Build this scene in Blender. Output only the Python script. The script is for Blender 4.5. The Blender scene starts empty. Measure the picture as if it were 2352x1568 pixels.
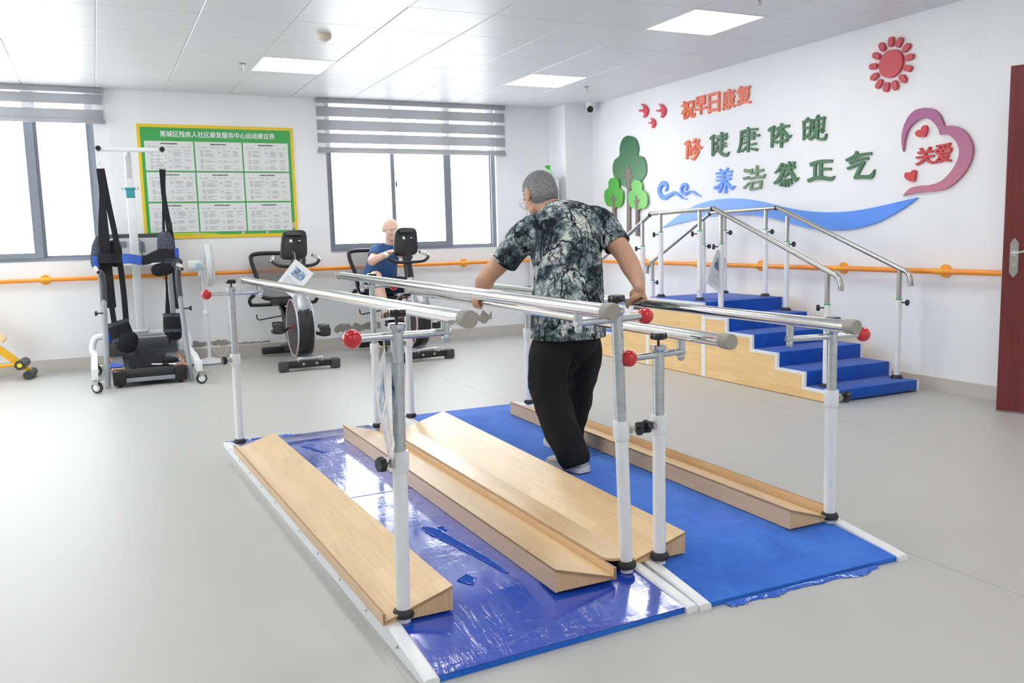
import bpy, bmesh, math, random
from mathutils import Vector, Matrix
PI = math.pi
V = Vector
random.seed(7)
scene = bpy.context.scene
COL = scene.collection

# ---------------------------------------------------------------- camera, world, exposure
CAM_H = 1.17
F_PX, YAW, PITCH, ROLL = 1974.107, 0.446836837, 0.12297014, -0.0262375692
_f = V((math.sin(YAW) * math.cos(PITCH), math.cos(YAW) * math.cos(PITCH), -math.sin(PITCH)))
_r = V((math.cos(YAW), -math.sin(YAW), 0))
_u = _r.cross(_f)
_r2 = _r * math.cos(ROLL) + _u * math.sin(ROLL)
_u2 = _u * math.cos(ROLL) - _r * math.sin(ROLL)
cam_data = bpy.data.cameras.new('camera')
cam = bpy.data.objects.new('camera', cam_data)
COL.objects.link(cam)
cam_data.sensor_fit = 'HORIZONTAL'
cam_data.sensor_width = 36.0
cam_data.lens = F_PX / 2352 * 36.0
cam_data.clip_start = 0.05
cam_data.clip_end = 200
_m = Matrix((_r2, _u2, -_f)).transposed().to_4x4()
_m.translation = V((0, 0, CAM_H))
cam.matrix_world = _m
scene.camera = cam

world = bpy.data.worlds.new('overcast_sky')
scene.world = world
world.use_nodes = True
_bg = world.node_tree.nodes['Background']
_bg.inputs[0].default_value = (0.93, 0.97, 1.0, 1)
_bg.inputs[1].default_value = 8.0

scene.view_settings.view_transform = 'Standard'
scene.view_settings.look = 'None'
scene.view_settings.exposure = 0.03
scene.view_settings.gamma = 1.0
scene.view_settings.use_curve_mapping = False
LAMP_STRENGTH = 12.0
scene.cycles.max_bounces = 10
scene.cycles.diffuse_bounces = 6
scene.cycles.glossy_bounces = 4
scene.cycles.transmission_bounces = 6
scene.cycles.transparent_max_bounces = 10
scene.cycles.use_denoising = True
scene.cycles.sample_clamp_indirect = 6.0

# room dimensions (metres)
BACK, RIGHT, LEFT, FRONT, CEIL = 9.15, 5.30, -3.4, -3.2, 2.635

# ---------------------------------------------------------------- helpers: materials
def lin(c):
    out = []
    for v in c[:3]:
        v = v / 255.0
        out.append(v / 12.92 if v <= 0.04045 else ((v + 0.055) / 1.055) ** 2.4)
    return (out[0], out[1], out[2], 1.0)

class NT:
    """small wrapper to write node trees briefly"""
    def __init__(self, name):
        self.m = bpy.data.materials.new(name)
        self.m.use_nodes = True
        self.t = self.m.node_tree
        self.b = self.t.nodes['Principled BSDF']
        self.out = self.t.nodes['Material Output']
    def n(self, kind, **kw):
        nd = self.t.nodes.new('ShaderNode' + kind)
        for k, v in kw.items():
            if k.startswith('i_'):
                nd.inputs[k[2:].replace('_', ' ')].default_value = v
            else:
                setattr(nd, k, v)
        return nd
    def l(self, a, b):
        self.t.links.new(a, b)
    def coords(self, scale=(1, 1, 1), rot=(0, 0, 0), swap=None):
        tc = self.n('TexCoord')
        src = tc.outputs['Object']
        if swap:
            s = self.n('SeparateXYZ'); self.l(src, s.inputs[0])
            c = self.n('CombineXYZ')
            for i, ax in enumerate(swap):
                self.l(s.outputs['XYZ'.index(ax)], c.inputs[i])
            src = c.outputs[0]
        mp = self.n('Mapping')
        mp.inputs['Scale'].default_value = scale
        mp.inputs['Rotation'].default_value = rot
        self.l(src, mp.inputs[0])
        return mp.outputs[0]
    def noise(self, vec, scale, detail=3, rough=0.5, dist=0.0):
        nd = self.n('TexNoise')
        nd.inputs['Scale'].default_value = scale
        nd.inputs['Detail'].default_value = detail
        nd.inputs['Roughness'].default_value = rough
        nd.inputs['Distortion'].default_value = dist
        self.l(vec, nd.inputs['Vector'])
        return nd.outputs[0]
    def ramp(self, fac, stops, interp='LINEAR'):
        nd = self.n('ValToRGB')
        cr = nd.color_ramp
        cr.interpolation = interp
        while len(cr.elements) < len(stops):
            cr.elements.new(0.5)
        for e, (p, c) in zip(cr.elements, stops):
            e.position = p
            e.color = c if len(c) == 4 else (c[0], c[1], c[2], 1)
        self.l(fac, nd.inputs[0])
        return nd.outputs[0]
    def mix(self, fac, a, b, mode='MIX'):
        nd = self.n('MixRGB', blend_type=mode)
        for sock, v in ((nd.inputs[0], fac), (nd.inputs[1], a), (nd.inputs[2], b)):
            if hasattr(v, 'is_output') or hasattr(v, 'links'):
                self.l(v, sock)
            else:
                sock.default_value = v
        return nd.outputs[0]
    def math(self, op, a, b=0.0):
        nd = self.n('Math', operation=op)
        for sock, v in ((nd.inputs[0], a), (nd.inputs[1], b)):
            if hasattr(v, 'links'):
                self.l(v, sock)
            else:
                sock.default_value = v
        return nd.outputs[0]
    def bump(self, h, strength=0.2, dist=0.01):
        nd = self.n('Bump')
        nd.inputs['Strength'].default_value = strength
        nd.inputs['Distance'].default_value = dist
        self.l(h, nd.inputs['Height'])
        self.l(nd.outputs[0], self.b.inputs['Normal'])
    def set(self, color=None, rough=None, metal=None, coat=None, sheen=None, spec=None):
        b = self.b
        if color is not None: b.inputs['Base Color'].default_value = color
        if rough is not None: b.inputs['Roughness'].default_value = rough
        if metal is not None: b.inputs['Metallic'].default_value = metal
        if coat is not None:
            b.inputs['Coat Weight'].default_value = coat
            b.inputs['Coat Roughness'].default_value = 0.08
        if sheen is not None:
            b.inputs['Sheen Weight'].default_value = sheen
        if spec is not None: b.inputs['Specular IOR Level'].default_value = spec
        return self

def plain(name, rgb, rough=0.5, metal=0.0, var=0.0, vscale=8.0, bump=0.0, bscale=80.0, coat=None, sheen=None, spec=None):
    m = NT(name)
    c = lin(rgb)
    m.set(c, rough, metal, coat, sheen, spec)
    if var > 0 or bump > 0:
        vec = m.coords()
    if var > 0:
        f = m.noise(vec, vscale, 4)
        lo = tuple(x * (1 - var) for x in c[:3]) + (1,)
        hi = tuple(min(1, x * (1 + var)) for x in c[:3]) + (1,)
        m.l(m.ramp(f, [(0.3, lo), (0.7, hi)]), m.b.inputs['Base Color'])
    if bump > 0:
        m.bump(m.noise(vec, bscale, 3), bump, 0.004)
    return m.m

def wood(name, rgb, swap, length=0.26, width=0.055, dark=0.90):
    """laminated block wood; swap gives the axes (along the grain, across, through)"""
    m = NT(name)
    c = lin(rgb)
    vec = m.coords(swap=swap)
    br = m.n('TexBrick')
    br.offset = 0.37
    br.inputs['Color1'].default_value = c
    br.inputs['Color2'].default_value = (c[0] * dark, c[1] * dark * 0.97, c[2] * dark * 0.93, 1)
    br.inputs['Mortar'].default_value = (c[0] * 0.96, c[1] * 0.95, c[2] * 0.92, 1)
    br.inputs['Scale'].default_value = 1.0
    br.inputs['Mortar Size'].default_value = 0.0004
    br.inputs['Brick Width'].default_value = length
    br.inputs['Row Height'].default_value = width
    br.inputs['Bias'].default_value = -0.1
    m.l(vec, br.inputs['Vector'])
    mp = m.n('Mapping'); mp.inputs['Scale'].default_value = (5, 110, 60); m.l(vec, mp.inputs[0])
    g = m.noise(mp.outputs[0], 1.0, 4, 0.6)
    grain = m.ramp(g, [(0.25, (0.88, 0.85, 0.80)), (0.6, (1, 1, 1)), (0.85, (1.0, 0.99, 0.97))])
    m.l(m.mix(1.0, br.outputs[0], grain, 'MULTIPLY'), m.b.inputs['Base Color'])
    m.set(rough=0.36, spec=.6)
    m.bump(g, 0.05, 0.002)
    return m.m

# ---------------------------------------------------------------- helpers: meshes
ORG = {}

def frame(d, ref=None):
    d = V(d).normalized()
    up = V(ref) if ref is not None else (V((0, 0, 1)) if abs(d.z) < 0.92 else V((1, 0, 0)))
    a = up.cross(d)
    if a.length < 1e-6:
        a = V((0, 1, 0)).cross(d)
    a.normalize()
    b = d.cross(a).normalized()
    return a, b

def spline(pts, n=6, closed=False):
    """Catmull-Rom through tuples of any dimension"""
    out = []
    N = len(pts)
    rng = N if closed else N - 1
    for i in range(rng):
        if closed:
            p0, p1, p2, p3 = pts[(i - 1) % N], pts[i], pts[(i + 1) % N], pts[(i + 2) % N]
        else:
            p0, p1, p2, p3 = pts[max(i - 1, 0)], pts[i], pts[i + 1], pts[min(i + 2, N - 1)]
        for k in range(n):
            t = k / n
            out.append(tuple(0.5 * ((2 * b) + (c - a) * t + (2 * a - 5 * b + 4 * c - d) * t * t + (3 * b - a - 3 * c + d) * t ** 3)
                             for a, b, c, d in zip(p0, p1, p2, p3)))
    if not closed:
        out.append(tuple(pts[-1]))
    return out

class MB:
    def __init__(self):
        self.bm = bmesh.new()
    def ring(self, c, a, b, n):
        return [self.bm.verts.new(V(c) + V(a) * math.cos(2 * PI * i / n) + V(b) * math.sin(2 * PI * i / n)) for i in range(n)]
    def skin(self, rings, caps=True, loop=False):
        n = len(rings[0])
        pairs = list(zip(rings[:-1], rings[1:]))
        if loop: pairs.append((rings[-1], rings[0]))
        for r0, r1 in pairs:
            for i in range(n):
                j = (i + 1) % n
                self.bm.faces.new((r0[i], r0[j], r1[j], r1[i]))
        if caps and not loop:
            self.bm.faces.new(list(reversed(rings[0])))
            self.bm.faces.new(rings[-1])
    def box(self, c, s, rz=0.0, m=None, bev=0.0):
        vs = []
        M3 = m if m is not None else Matrix.Rotation(rz, 3, 'Z')
        for x in (-.5, .5):
            for y in (-.5, .5):
                for z in (-.5, .5):
                    vs.append(self.bm.verts.new(V(c) + M3 @ V((x * s[0], y * s[1], z * s[2]))))
        fs = []
        for q in ((0, 1, 3, 2), (4, 6, 7, 5), (0, 4, 5, 1), (2, 3, 7, 6), (0, 2, 6, 4), (1, 5, 7, 3)):
            fs.append(self.bm.faces.new([vs[i] for i in q]))
        if bev > 0:
            es = list({e for f in fs for e in f.edges})
            bmesh.ops.bevel(self.bm, geom=es, offset=bev, segments=2, affect='EDGES', profile=0.5)
        return self
    def bx(self, x0, x1, y0, y1, z0, z1, bev=0.0):
        return self.box(((x0 + x1) / 2, (y0 + y1) / 2, (z0 + z1) / 2), (abs(x1 - x0), abs(y1 - y0), abs(z1 - z0)), bev=bev)
    def cyl(self, p0, p1, r, r2=None, n=20, caps=True):
        p0, p1 = V(p0), V(p1)
        a, b = frame(p1 - p0)
        r2 = r if r2 is None else r2
        self.skin([self.ring(p0, a * r, b * r, n), self.ring(p1, a * r2, b * r2, n)], caps)
        return self
    def tube(self, pts, r, n=12, loop=False, caps=True, flat=None, ref=None):
        """sweep; r a number or a list; flat = (ra, rb) gives an oval section"""
        pts = [V(p) for p in pts]
        N = len(pts)
        rings = []
        prev = None
        for i, p in enumerate(pts):
            if loop:
                d = pts[(i + 1) % N] - pts[(i - 1) % N]
            else:
                d = pts[min(i + 1, N - 1)] - pts[max(i - 1, 0)]
            if d.length < 1e-9: d = V((0, 0, 1))
            d.normalize()
            if prev is None or ref is not None:
                a, b = frame(d, ref)
            else:
                a = prev - d * prev.dot(d)
                if a.length < 1e-6: a = frame(d)[0]
                a.normalize(); b = d.cross(a).normalized()
            prev = a
            rr = r[i] if isinstance(r, (list, tuple)) else r
            fa, fb = flat if flat else (1, 1)
            if isinstance(rr, (list, tuple)):
                ra, rb = rr
            else:
                ra, rb = rr * fa, rr * fb
            rings.append(self.ring(p, a * ra, b * rb, n))
        self.skin(rings, caps, loop)
        return self
    def band(self, pts, w, t, ref, wlist=None):
        """flat strap: w wide along ref-ish side, t thick"""
        pts = [V(p) for p in pts]
        N = len(pts)
        rings = []
        for i, p in enumerate(pts):
            d = (pts[min(i + 1, N - 1)] - pts[max(i - 1, 0)]).normalized()
            s = V(ref) - d * V(ref).dot(d)
            s.normalize()
            nrm = d.cross(s).normalized()
            ww = (wlist[i] if wlist else w) / 2
            rings.append([self.bm.verts.new(p + s * a * ww + nrm * b * t / 2) for a, b in ((-1, -1), (1, -1), (1, 1), (-1, 1))])
        self.skin(rings)
        return self
    def sphere(self, c, r, seg=24, rings=14, m=None):
        sx, sy, sz = r if isinstance(r, (list, tuple)) else (r, r, r)
        mat = Matrix.Translation(V(c)) @ (m.to_4x4() if m is not None else Matrix.Identity(4)) @ Matrix.Diagonal((sx, sy, sz, 1))
        bmesh.ops.create_uvsphere(self.bm, u_segments=seg, v_segments=rings, radius=1.0, matrix=mat)
        return self
    def lathe(self, base, axis, prof, n=24, caps=True, ref=None):
        """prof: (radius, distance along the axis)"""
        ax = V(axis).normalized()
        a, b = frame(ax, ref)
        self.skin([self.ring(V(base) + ax * h, a * max(r, 1e-5), b * max(r, 1e-5), n) for r, h in prof], caps)
        return self
    def prism(self, poly, fn, depth):
        """poly 2D -> fn(u, v) gives 3D; extruded by the vector depth"""
        d = V(depth)
        bot = [self.bm.verts.new(V(fn(*p))) for p in poly]
        top = [self.bm.verts.new(V(fn(*p)) + d) for p in poly]
        n = len(poly)
        self.bm.faces.new(bot); self.bm.faces.new(list(reversed(top)))
        for i in range(n):
            j = (i + 1) % n
            self.bm.faces.new((bot[j], bot[i], top[i], top[j]))
        return self
    def quad(self, *ps):
        self.bm.faces.new([self.bm.verts.new(V(p)) for p in ps])
        return self
    def loft(self, rings, n=20, caps=True, power=2.0):
        """rings of (centre, half-axis vector a, half-axis vector b)"""
        out = []
        for c, a, b in rings:
            c, a, b = V(c), V(a), V(b)
            vs = []
            for i in range(n):
                t = 2 * PI * i / n
                ct, st = math.cos(t), math.sin(t)
                e = 2.0 / power
                x = math.copysign(abs(ct) ** e, ct); y = math.copysign(abs(st) ** e, st)
                vs.append(self.bm.verts.new(c + a * x + b * y))
            out.append(vs)
        self.skin(out, caps)
        return self
    def mesh(self, name):
        bmesh.ops.recalc_face_normals(self.bm, faces=self.bm.faces[:])
        me = bpy.data.meshes.new(name)
        self.bm.to_mesh(me)
        self.bm.free()
        return me
    def build(self, name, mat, parent=None, origin=None, smooth=True, angle=40, label=None):
        org = V(ORG[parent.name]) if parent is not None else V(origin if origin is not None else (0, 0, 0))
        bmesh.ops.translate(self.bm, verts=self.bm.verts[:], vec=-org)
        me = self.mesh(name)
        return place(name, me, mat, parent, org, smooth, angle, label)

def place(name, me, mat, parent=None, org=(0, 0, 0), smooth=True, angle=40, label=None):
    if mat is not None:
        me.materials.clear()
        me.materials.append(mat)
    if smooth:
        me.polygons.foreach_set('use_smooth', [True] * len(me.polygons))
        me.set_sharp_from_angle(angle=math.radians(angle))
    o = bpy.data.objects.new(name, me)
    COL.objects.link(o)
    if parent is not None:
        o.parent = parent
        o.location = (0, 0, 0)
    else:
        o.location = org
    ORG[o.name] = tuple(org)
    if label: o['label'] = label
    return o

def remesh(mb, voxel, smooth_iter=4, factor=0.5):
    """join closed pieces into one continuous surface and relax it"""
    me = mb.mesh('tmp')
    o = bpy.data.objects.new('tmp', me)
    COL.objects.link(o)
    r = o.modifiers.new('r', 'REMESH'); r.mode = 'VOXEL'; r.voxel_size = voxel; r.adaptivity = 0
    if smooth_iter:
        s = o.modifiers.new('s', 'SMOOTH'); s.iterations = smooth_iter; s.factor = factor
    dg = bpy.context.evaluated_depsgraph_get()
    dg.update()
    res = bpy.data.meshes.new_from_object(o.evaluated_get(dg))
    bpy.data.objects.remove(o)
    bpy.data.meshes.remove(me)
    return res

def shift(me, org):
    me.transform(Matrix.Translation(-V(org)))
    return me

def thing(name, label, cat, loc=(0, 0, 0), group=None, kind=None):
    o = bpy.data.objects.new(name, None)
    o.empty_display_size = 0.1
    COL.objects.link(o)
    o.location = loc
    ORG[o.name] = tuple(loc)
    return tag(o, label, cat, group, kind)

def tag(o, label=None, cat=None, group=None, kind=None):
    if label: o['label'] = label
    if cat: o['category'] = cat
    if group: o['group'] = group
    if kind: o['kind'] = kind
    return o

def structure(o, label, cat):
    return tag(o, label, cat, kind='structure')

def copy_tree(o, parent=None):
    c = o.copy()
    COL.objects.link(c)
    if parent is not None: c.parent = parent
    ORG[c.name] = ORG[o.name]
    for ch in list(o.children):
        copy_tree(ch, c)
    return c

# ---------------------------------------------------------------- materials
def wall_paint():
    m = NT('white_wall_paint')
    vec = m.coords()
    f = m.noise(vec, 1.3, 5, 0.6)
    m.l(m.ramp(f, [(0.3, lin((240, 241, 243))), (0.7, lin((246, 247, 248)))]), m.b.inputs['Base Color'])
    m.set(rough=0.6)
    m.bump(m.noise(vec, 60, 3), 0.04, 0.004)
    return m.m
WALL = wall_paint()
def vinyl():
    m = NT('grey_speckled_vinyl')
    vec = m.coords()
    f = m.noise(vec, 110, 2, 0.6)
    spk = m.ramp(f, [(0.25, lin((152, 152, 149))), (0.33, lin((184, 184, 181))), (0.90, lin((185, 185, 182)))])
    m.l(spk, m.b.inputs['Base Color'])
    m.set(rough=0.45, spec=1.0)
    return m.m
VINYL = vinyl()
def ceiling_panel():
    m = NT('white_metal_ceiling_panel')
    vec = m.coords()
    mp = m.n('Mapping'); mp.inputs['Scale'].default_value = (1.2, 14, 1); m.l(vec, mp.inputs[0])
    m.bump(m.noise(mp.outputs[0], 2.0, 2), 0.03, 0.01)
    m.set(lin((222, 224, 225)), 0.36, 0.0, spec=0.5)
    return m.m
PANEL = ceiling_panel()
TGRID = plain('ceiling_joint_white', (226, 226, 222), 0.5)
SKIRT = plain('beige_skirting', (203, 199, 190), 0.45, var=0.03, vscale=3)
FRAME = plain('grey_window_frame', (134, 141, 152), 0.4)
ORANGE = plain('orange_handrail_plastic', (255, 158, 56), 0.35)
ORANGE2 = plain('amber_bracket_plastic', (252, 176, 44), 0.35)
CHROME = plain('polished_steel', (226, 226, 224), 0.10, 1.0)
STEEL = plain('brushed_steel', (190, 188, 182), 0.28, 1.0)
ZINC = plain('zinc_plated_steel', (202, 208, 211), 0.24, 1.0, var=0.06, vscale=30)
WPAINT = plain('white_enamel', (238, 240, 242), 0.28)
WPLAST = plain('white_plastic', (236, 238, 240), 0.4)
BLACK = plain('black_plastic', (26, 27, 29), 0.38)
BLACKG = plain('black_gloss_plastic', (14, 14, 16), 0.12, coat=0.5)
RUBBER = plain('dark_rubber', (46, 46, 47), 0.6)
DGREY = plain('dark_grey_plastic', (62, 64, 67), 0.45, var=0.04, vscale=40)
RED = plain('glossy_red_plastic', (206, 30, 42), 0.14, coat=0.6)
GREYCAP = plain('grey_rubber_cap', (160, 158, 148), 0.55, var=0.05, vscale=25)
GREYT = plain('grey_painted_tube', (150, 155, 160), 0.35)
SILVER = plain('silver_plastic', (196, 199, 203), 0.3, 0.4)
WOODY = wood('beech_block_top', (237, 206, 158), 'YXZ')
WOODY.node_tree.nodes['Principled BSDF'].inputs['Coat Weight'].default_value = 0.6
WOODY.node_tree.nodes['Principled BSDF'].inputs['Coat Roughness'].default_value = 0.32
WOODE = plain('plywood_edge', (168, 132, 92), 0.6, var=0.15, vscale=60)
WOODS = wood('beech_side', (222, 190, 150), 'YZX', 0.6, 0.2, 0.96)
WOODF = wood('beech_front', (226, 190, 140), 'ZXY', 0.3, 0.07, 0.93)
WOODP = wood('beech_stair_panel', (248, 211, 152), 'YZX', 0.34, 0.06, 0.92)

def carpet(name, rgb, rgb2):
    m = NT(name)
    vec = m.coords()
    a = m.noise(vec, 5, 5, 0.65, 0.6)
    b = m.noise(vec, 260, 2, 0.6)
    c = m.ramp(a, [(0.32, lin(rgb)), (0.70, lin(rgb2))])
    m.l(m.mix(0.35, c, m.ramp(b, [(0.3, (0.35, 0.35, 0.35)), (0.7, (1, 1, 1))]), 'MULTIPLY'), m.b.inputs['Base Color'])
    m.set(rough=0.95, sheen=0.25, spec=0.15)
    m.bump(m.mix(0.5, a, b), 0.5, 0.006)
    return m.m
CARPET = carpet('blue_mat_carpet', (24, 100, 214), (50, 130, 236))
CARPETS = carpet('blue_stair_carpet', (14, 80, 184), (24, 96, 206))

def film():
    m = NT('blue_plastic_film')
    vec = m.coords()
    mp = m.n('Mapping'); mp.inputs['Scale'].default_value = (26, 5, 8); mp.inputs['Rotation'].default_value = (0, 0, 0.35); m.l(vec, mp.inputs[0])
    w1 = m.noise(mp.outputs[0], 1.0, 4, 0.55, 1.2)
    mp2 = m.n('Mapping'); mp2.inputs['Scale'].default_value = (7, 22, 8); mp2.inputs['Rotation'].default_value = (0, 0, -0.3); m.l(vec, mp2.inputs[0])
    w2 = m.noise(mp2.outputs[0], 1.0, 3, 0.5, 0.8)
    mask = m.ramp(m.noise(vec, 2.2, 2), [(0.40, (0.04, 0.04, 0.04)), (0.62, (1, 1, 1))])
    h = m.mix(1.0, m.mix(0.5, w1, w2), mask, 'MULTIPLY')
    m.bump(h, 0.6, 0.016)
    m.l(m.ramp(m.noise(vec, 3, 3), [(0.3, lin((26, 66, 178))), (0.7, lin((44, 88, 204)))]), m.b.inputs['Base Color'])
    m.set(rough=0.10, coat=0.6, spec=0.8)
    return m.m
FILM = film()
SHRED = plain('torn_blue_film', (28, 100, 214), 0.2, coat=0.5)

def glass():
    m = NT('window_glass')
    tr = m.n('BsdfTransparent'); gl = m.n('BsdfGlossy'); gl.inputs['Roughness'].default_value = 0.02
    mx = m.n('MixShader'); mx.inputs[0].default_value = 0.05
    m.l(tr.outputs[0], mx.inputs[1]); m.l(gl.outputs[0], mx.inputs[2]); m.l(mx.outputs[0], m.out.inputs[0])
    return m.m
GLASS = glass()
def sheer(name, rgb, opaque):
    m = NT(name)
    tr = m.n('BsdfTransparent'); df = m.n('BsdfDiffuse'); tl = m.n('BsdfTranslucent')
    df.inputs[0].default_value = lin(rgb); tl.inputs[0].default_value = lin(rgb)
    m1 = m.n('MixShader'); m1.inputs[0].default_value = 0.35
    m.l(df.outputs[0], m1.inputs[1]); m.l(tl.outputs[0], m1.inputs[2])
    mx = m.n('MixShader'); mx.inputs[0].default_value = opaque
    m.l(tr.outputs[0], mx.inputs[1]); m.l(m1.outputs[0], mx.inputs[2]); m.l(mx.outputs[0], m.out.inputs[0])
    return m.m
SHEER = sheer('sheer_blind_fabric', (244, 242, 240), 0.22)
BLIND = sheer('grey_blind_fabric', (188, 189, 192), 0.985)
def glow(name, rgb, s):
    m = NT(name)
    em = m.n('Emission'); em.inputs[0].default_value = rgb; em.inputs[1].default_value = s
    m.l(em.outputs[0], m.out.inputs[0])
    return m.m
LAMP = glow('lamp_diffuser_glow', (1.0, 0.985, 0.96, 1), LAMP_STRENGTH)

# ---------------------------------------------------------------- the room shell
b = MB(); b.quad((LEFT, FRONT, 0), (RIGHT, FRONT, 0), (RIGHT, BACK + 0.3, 0), (LEFT, BACK + 0.3, 0))
structure(b.build('floor', VINYL, smooth=False), 'grey speckled vinyl floor of the exercise room', 'floor')
# faint welded joints between the vinyl sheets
SEAM = plain('vinyl_weld', (176, 176, 173), 0.4)
FLOOR = bpy.data.objects['floor']
b = MB()
for x in (-1.32, 0.66, 2.55, 4.0):
    b.bx(x - 0.0012, x + 0.0012, FRONT, BACK, -0.001, 0.0008)
b.build('floor_seam', SEAM, FLOOR, smooth=False)

W1 = (-1.90, 0.075); W2 = (2.27, 4.24); WZ0, WZ1 = 1.035, 2.625
b = MB(); T = BACK + 0.24
b.bx(LEFT, RIGHT + 0.2, BACK, T, 0, WZ0)
b.bx(LEFT, RIGHT + 0.2, BACK, T, WZ1, CEIL + 0.1)
b.bx(LEFT, W1[0], BACK, T, WZ0, WZ1)
b.bx(W1[1], W2[0], BACK, T, WZ0, WZ1)
b.bx(W2[1], RIGHT + 0.2, BACK, T, WZ0, WZ1)
wall_back = structure(b.build('wall_back', WALL, smooth=False), 'white window wall behind the bikes', 'wall')
b = MB(); b.bx(RIGHT, RIGHT + 0.2, FRONT, BACK, 0, CEIL + 0.1)
wall_right = structure(b.build('wall_right', WALL, smooth=False), 'white wall carrying the coloured raised lettering', 'wall')
b = MB()
LW = ((5.0, 8.2),)
b.bx(LEFT - 0.2, LEFT, FRONT, BACK, 0, 1.0); b.bx(LEFT - 0.2, LEFT, FRONT, BACK, 2.45, CEIL + 0.1)
for y0, y1 in ((FRONT, 5.0), (8.2, BACK)): b.bx(LEFT - 0.2, LEFT, y0, y1, 1.0, 2.45)
structure(b.build('wall_left', WALL, smooth=False), 'white wall at the left of the room', 'wall')
b = MB(); b.bx(LEFT - 0.2, RIGHT + 0.2, FRONT - 0.2, FRONT, 0, CEIL + 0.1)
structure(b.build('wall_front', WALL, smooth=False), 'white wall behind the camera', 'wall')
b = MB(); b.bx(4.935, RIGHT, 8.75, BACK, 0, CEIL)
structure(b.build('wall_corner', WALL, smooth=False), 'white square column in the back right corner', 'column')

# peeled plaster patches on the back wall, low down
PLASTER = plain('bare_grey_plaster', (158, 155, 148), 0.9, var=0.12, vscale=25, bump=0.4, bscale=90)
def ragged(x0, x1, z0, z1, n, seed):
    rnd = random.Random(seed)
    top = [(x0 + (x1 - x0) * i / n, z1 - (z1 - z0) * 0.35 * rnd.random() * (1 if i % 3 else 1.6)) for i in range(n + 1)]
    bot = [(x1 - (x1 - x0) * i / n, z0 + (z1 - z0) * 0.30 * rnd.random()) for i in range(n + 1)]
    return top + bot
for i, (x0, x1, z0, z1) in enumerate(((2.26, 2.78, 0.155, 0.285), (3.52, 4.13, 0.155, 0.315), (0.78, 1.20, 0.125, 0.20), (1.20, 1.58, 0.122, 0.15))):
    b = MB(); b.prism(ragged(x0, x1, z0, z1, 16, i), lambda u, v: (u, BACK - 0.0015, v), (0, 0.004, 0))
    b.build('peeled_plaster', PLASTER, wall_back, smooth=False, label='patch of bare grey plaster where the paint has peeled')

# skirting
b = MB(); b.bx(LEFT, 4.935, BACK - 0.012, BACK, 0, 0.118)
structure(b.build('baseboard_back', SKIRT, smooth=False), 'beige skirting along the window wall', 'baseboard')
b = MB(); b.bx(RIGHT - 0.012, RIGHT, FRONT, 8.75, 0, 0.095)
structure(b.build('baseboard_right', SKIRT, smooth=False), 'beige skirting along the wall with lettering', 'baseboard')
b = MB(); b.bx(4.923, 4.935, 8.738, BACK - .012, 0, 0.118); b.bx(4.935, RIGHT - .012, 8.738, 8.75, 0, 0.118)
structure(b.build('baseboard_corner', SKIRT, smooth=False), 'beige skirting around the corner column', 'baseboard')

# ceiling of square metal panels
TS = 0.602; TX0 = 0.12; TY0 = 7.22
LAMP_CELLS = [(i, j) for i in (-2, 2, 6) for j in (0, -4, -8, -12, -16)]
b = MB()
i0, i1 = int((LEFT - TX0) / TS) - 1, int((RIGHT - TX0) / TS) + 1
j0, j1 = int((FRONT - TY0) / TS) - 1, int((BACK - TY0) / TS) + 1
for i in range(i0, i1 + 1):
    for j in range(j0, j1 + 1):
        if (i, j) in LAMP_CELLS: continue
        x0, x1 = max(TX0 + i * TS, LEFT), min(TX0 + (i + 1) * TS, RIGHT)
        y0, y1 = max(TY0 + j * TS, FRONT), min(TY0 + (j + 1) * TS, BACK)
        if x1 - x0 < 0.02 or y1 - y0 < 0.02: continue
        g, h = 0.0016, 0.005
        lo = [(x0 + g + h, y0 + g / 2 + h / 2, CEIL), (x1 - g - h, y0 + g / 2 + h / 2, CEIL), (x1 - g - h, y1 - g / 2 - h / 2, CEIL), (x0 + g + h, y1 - g / 2 - h / 2, CEIL)]
        hi = [(x0 + g, y0 + g / 2, CEIL + 0.005), (x1 - g, y0 + g / 2, CEIL + 0.005), (x1 - g, y1 - g / 2, CEIL + 0.005), (x0 + g, y1 - g / 2, CEIL + 0.005)]
        vl = [b.bm.verts.new(p) for p in lo]; vh = [b.bm.verts.new(p) for p in hi]
        b.bm.faces.new(vl)
        for k in range(4):
            b.bm.faces.new((vl[k], vh[k], vh[(k + 1) % 4], vl[(k + 1) % 4]))
ceiling = structure(b.build('ceiling', PANEL, smooth=False), 'white metal panel ceiling', 'ceiling')
b = MB(); b.bx(LEFT - 0.2, RIGHT + 0.2, FRONT - 0.2, BACK + 0.24, CEIL + 0.05, CEIL + 0.1)
b.build('ceiling_slab', TGRID, ceiling, smooth=False)
b = MB()
for i in range(i0, i1 + 1):
    x = TX0 + i * TS
    if LEFT < x < RIGHT: b.bx(x - 0.004, x + 0.004, FRONT, BACK, CEIL + 0.006, CEIL + 0.012)
for j in range(j0, j1 + 1):
    y = TY0 + j * TS
    if FRONT < y < BACK: b.bx(LEFT, RIGHT, y - 0.004, y + 0.004, CEIL + 0.006, CEIL + 0.012)
b.build('ceiling_grid', TGRID, ceiling, smooth=False)

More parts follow.
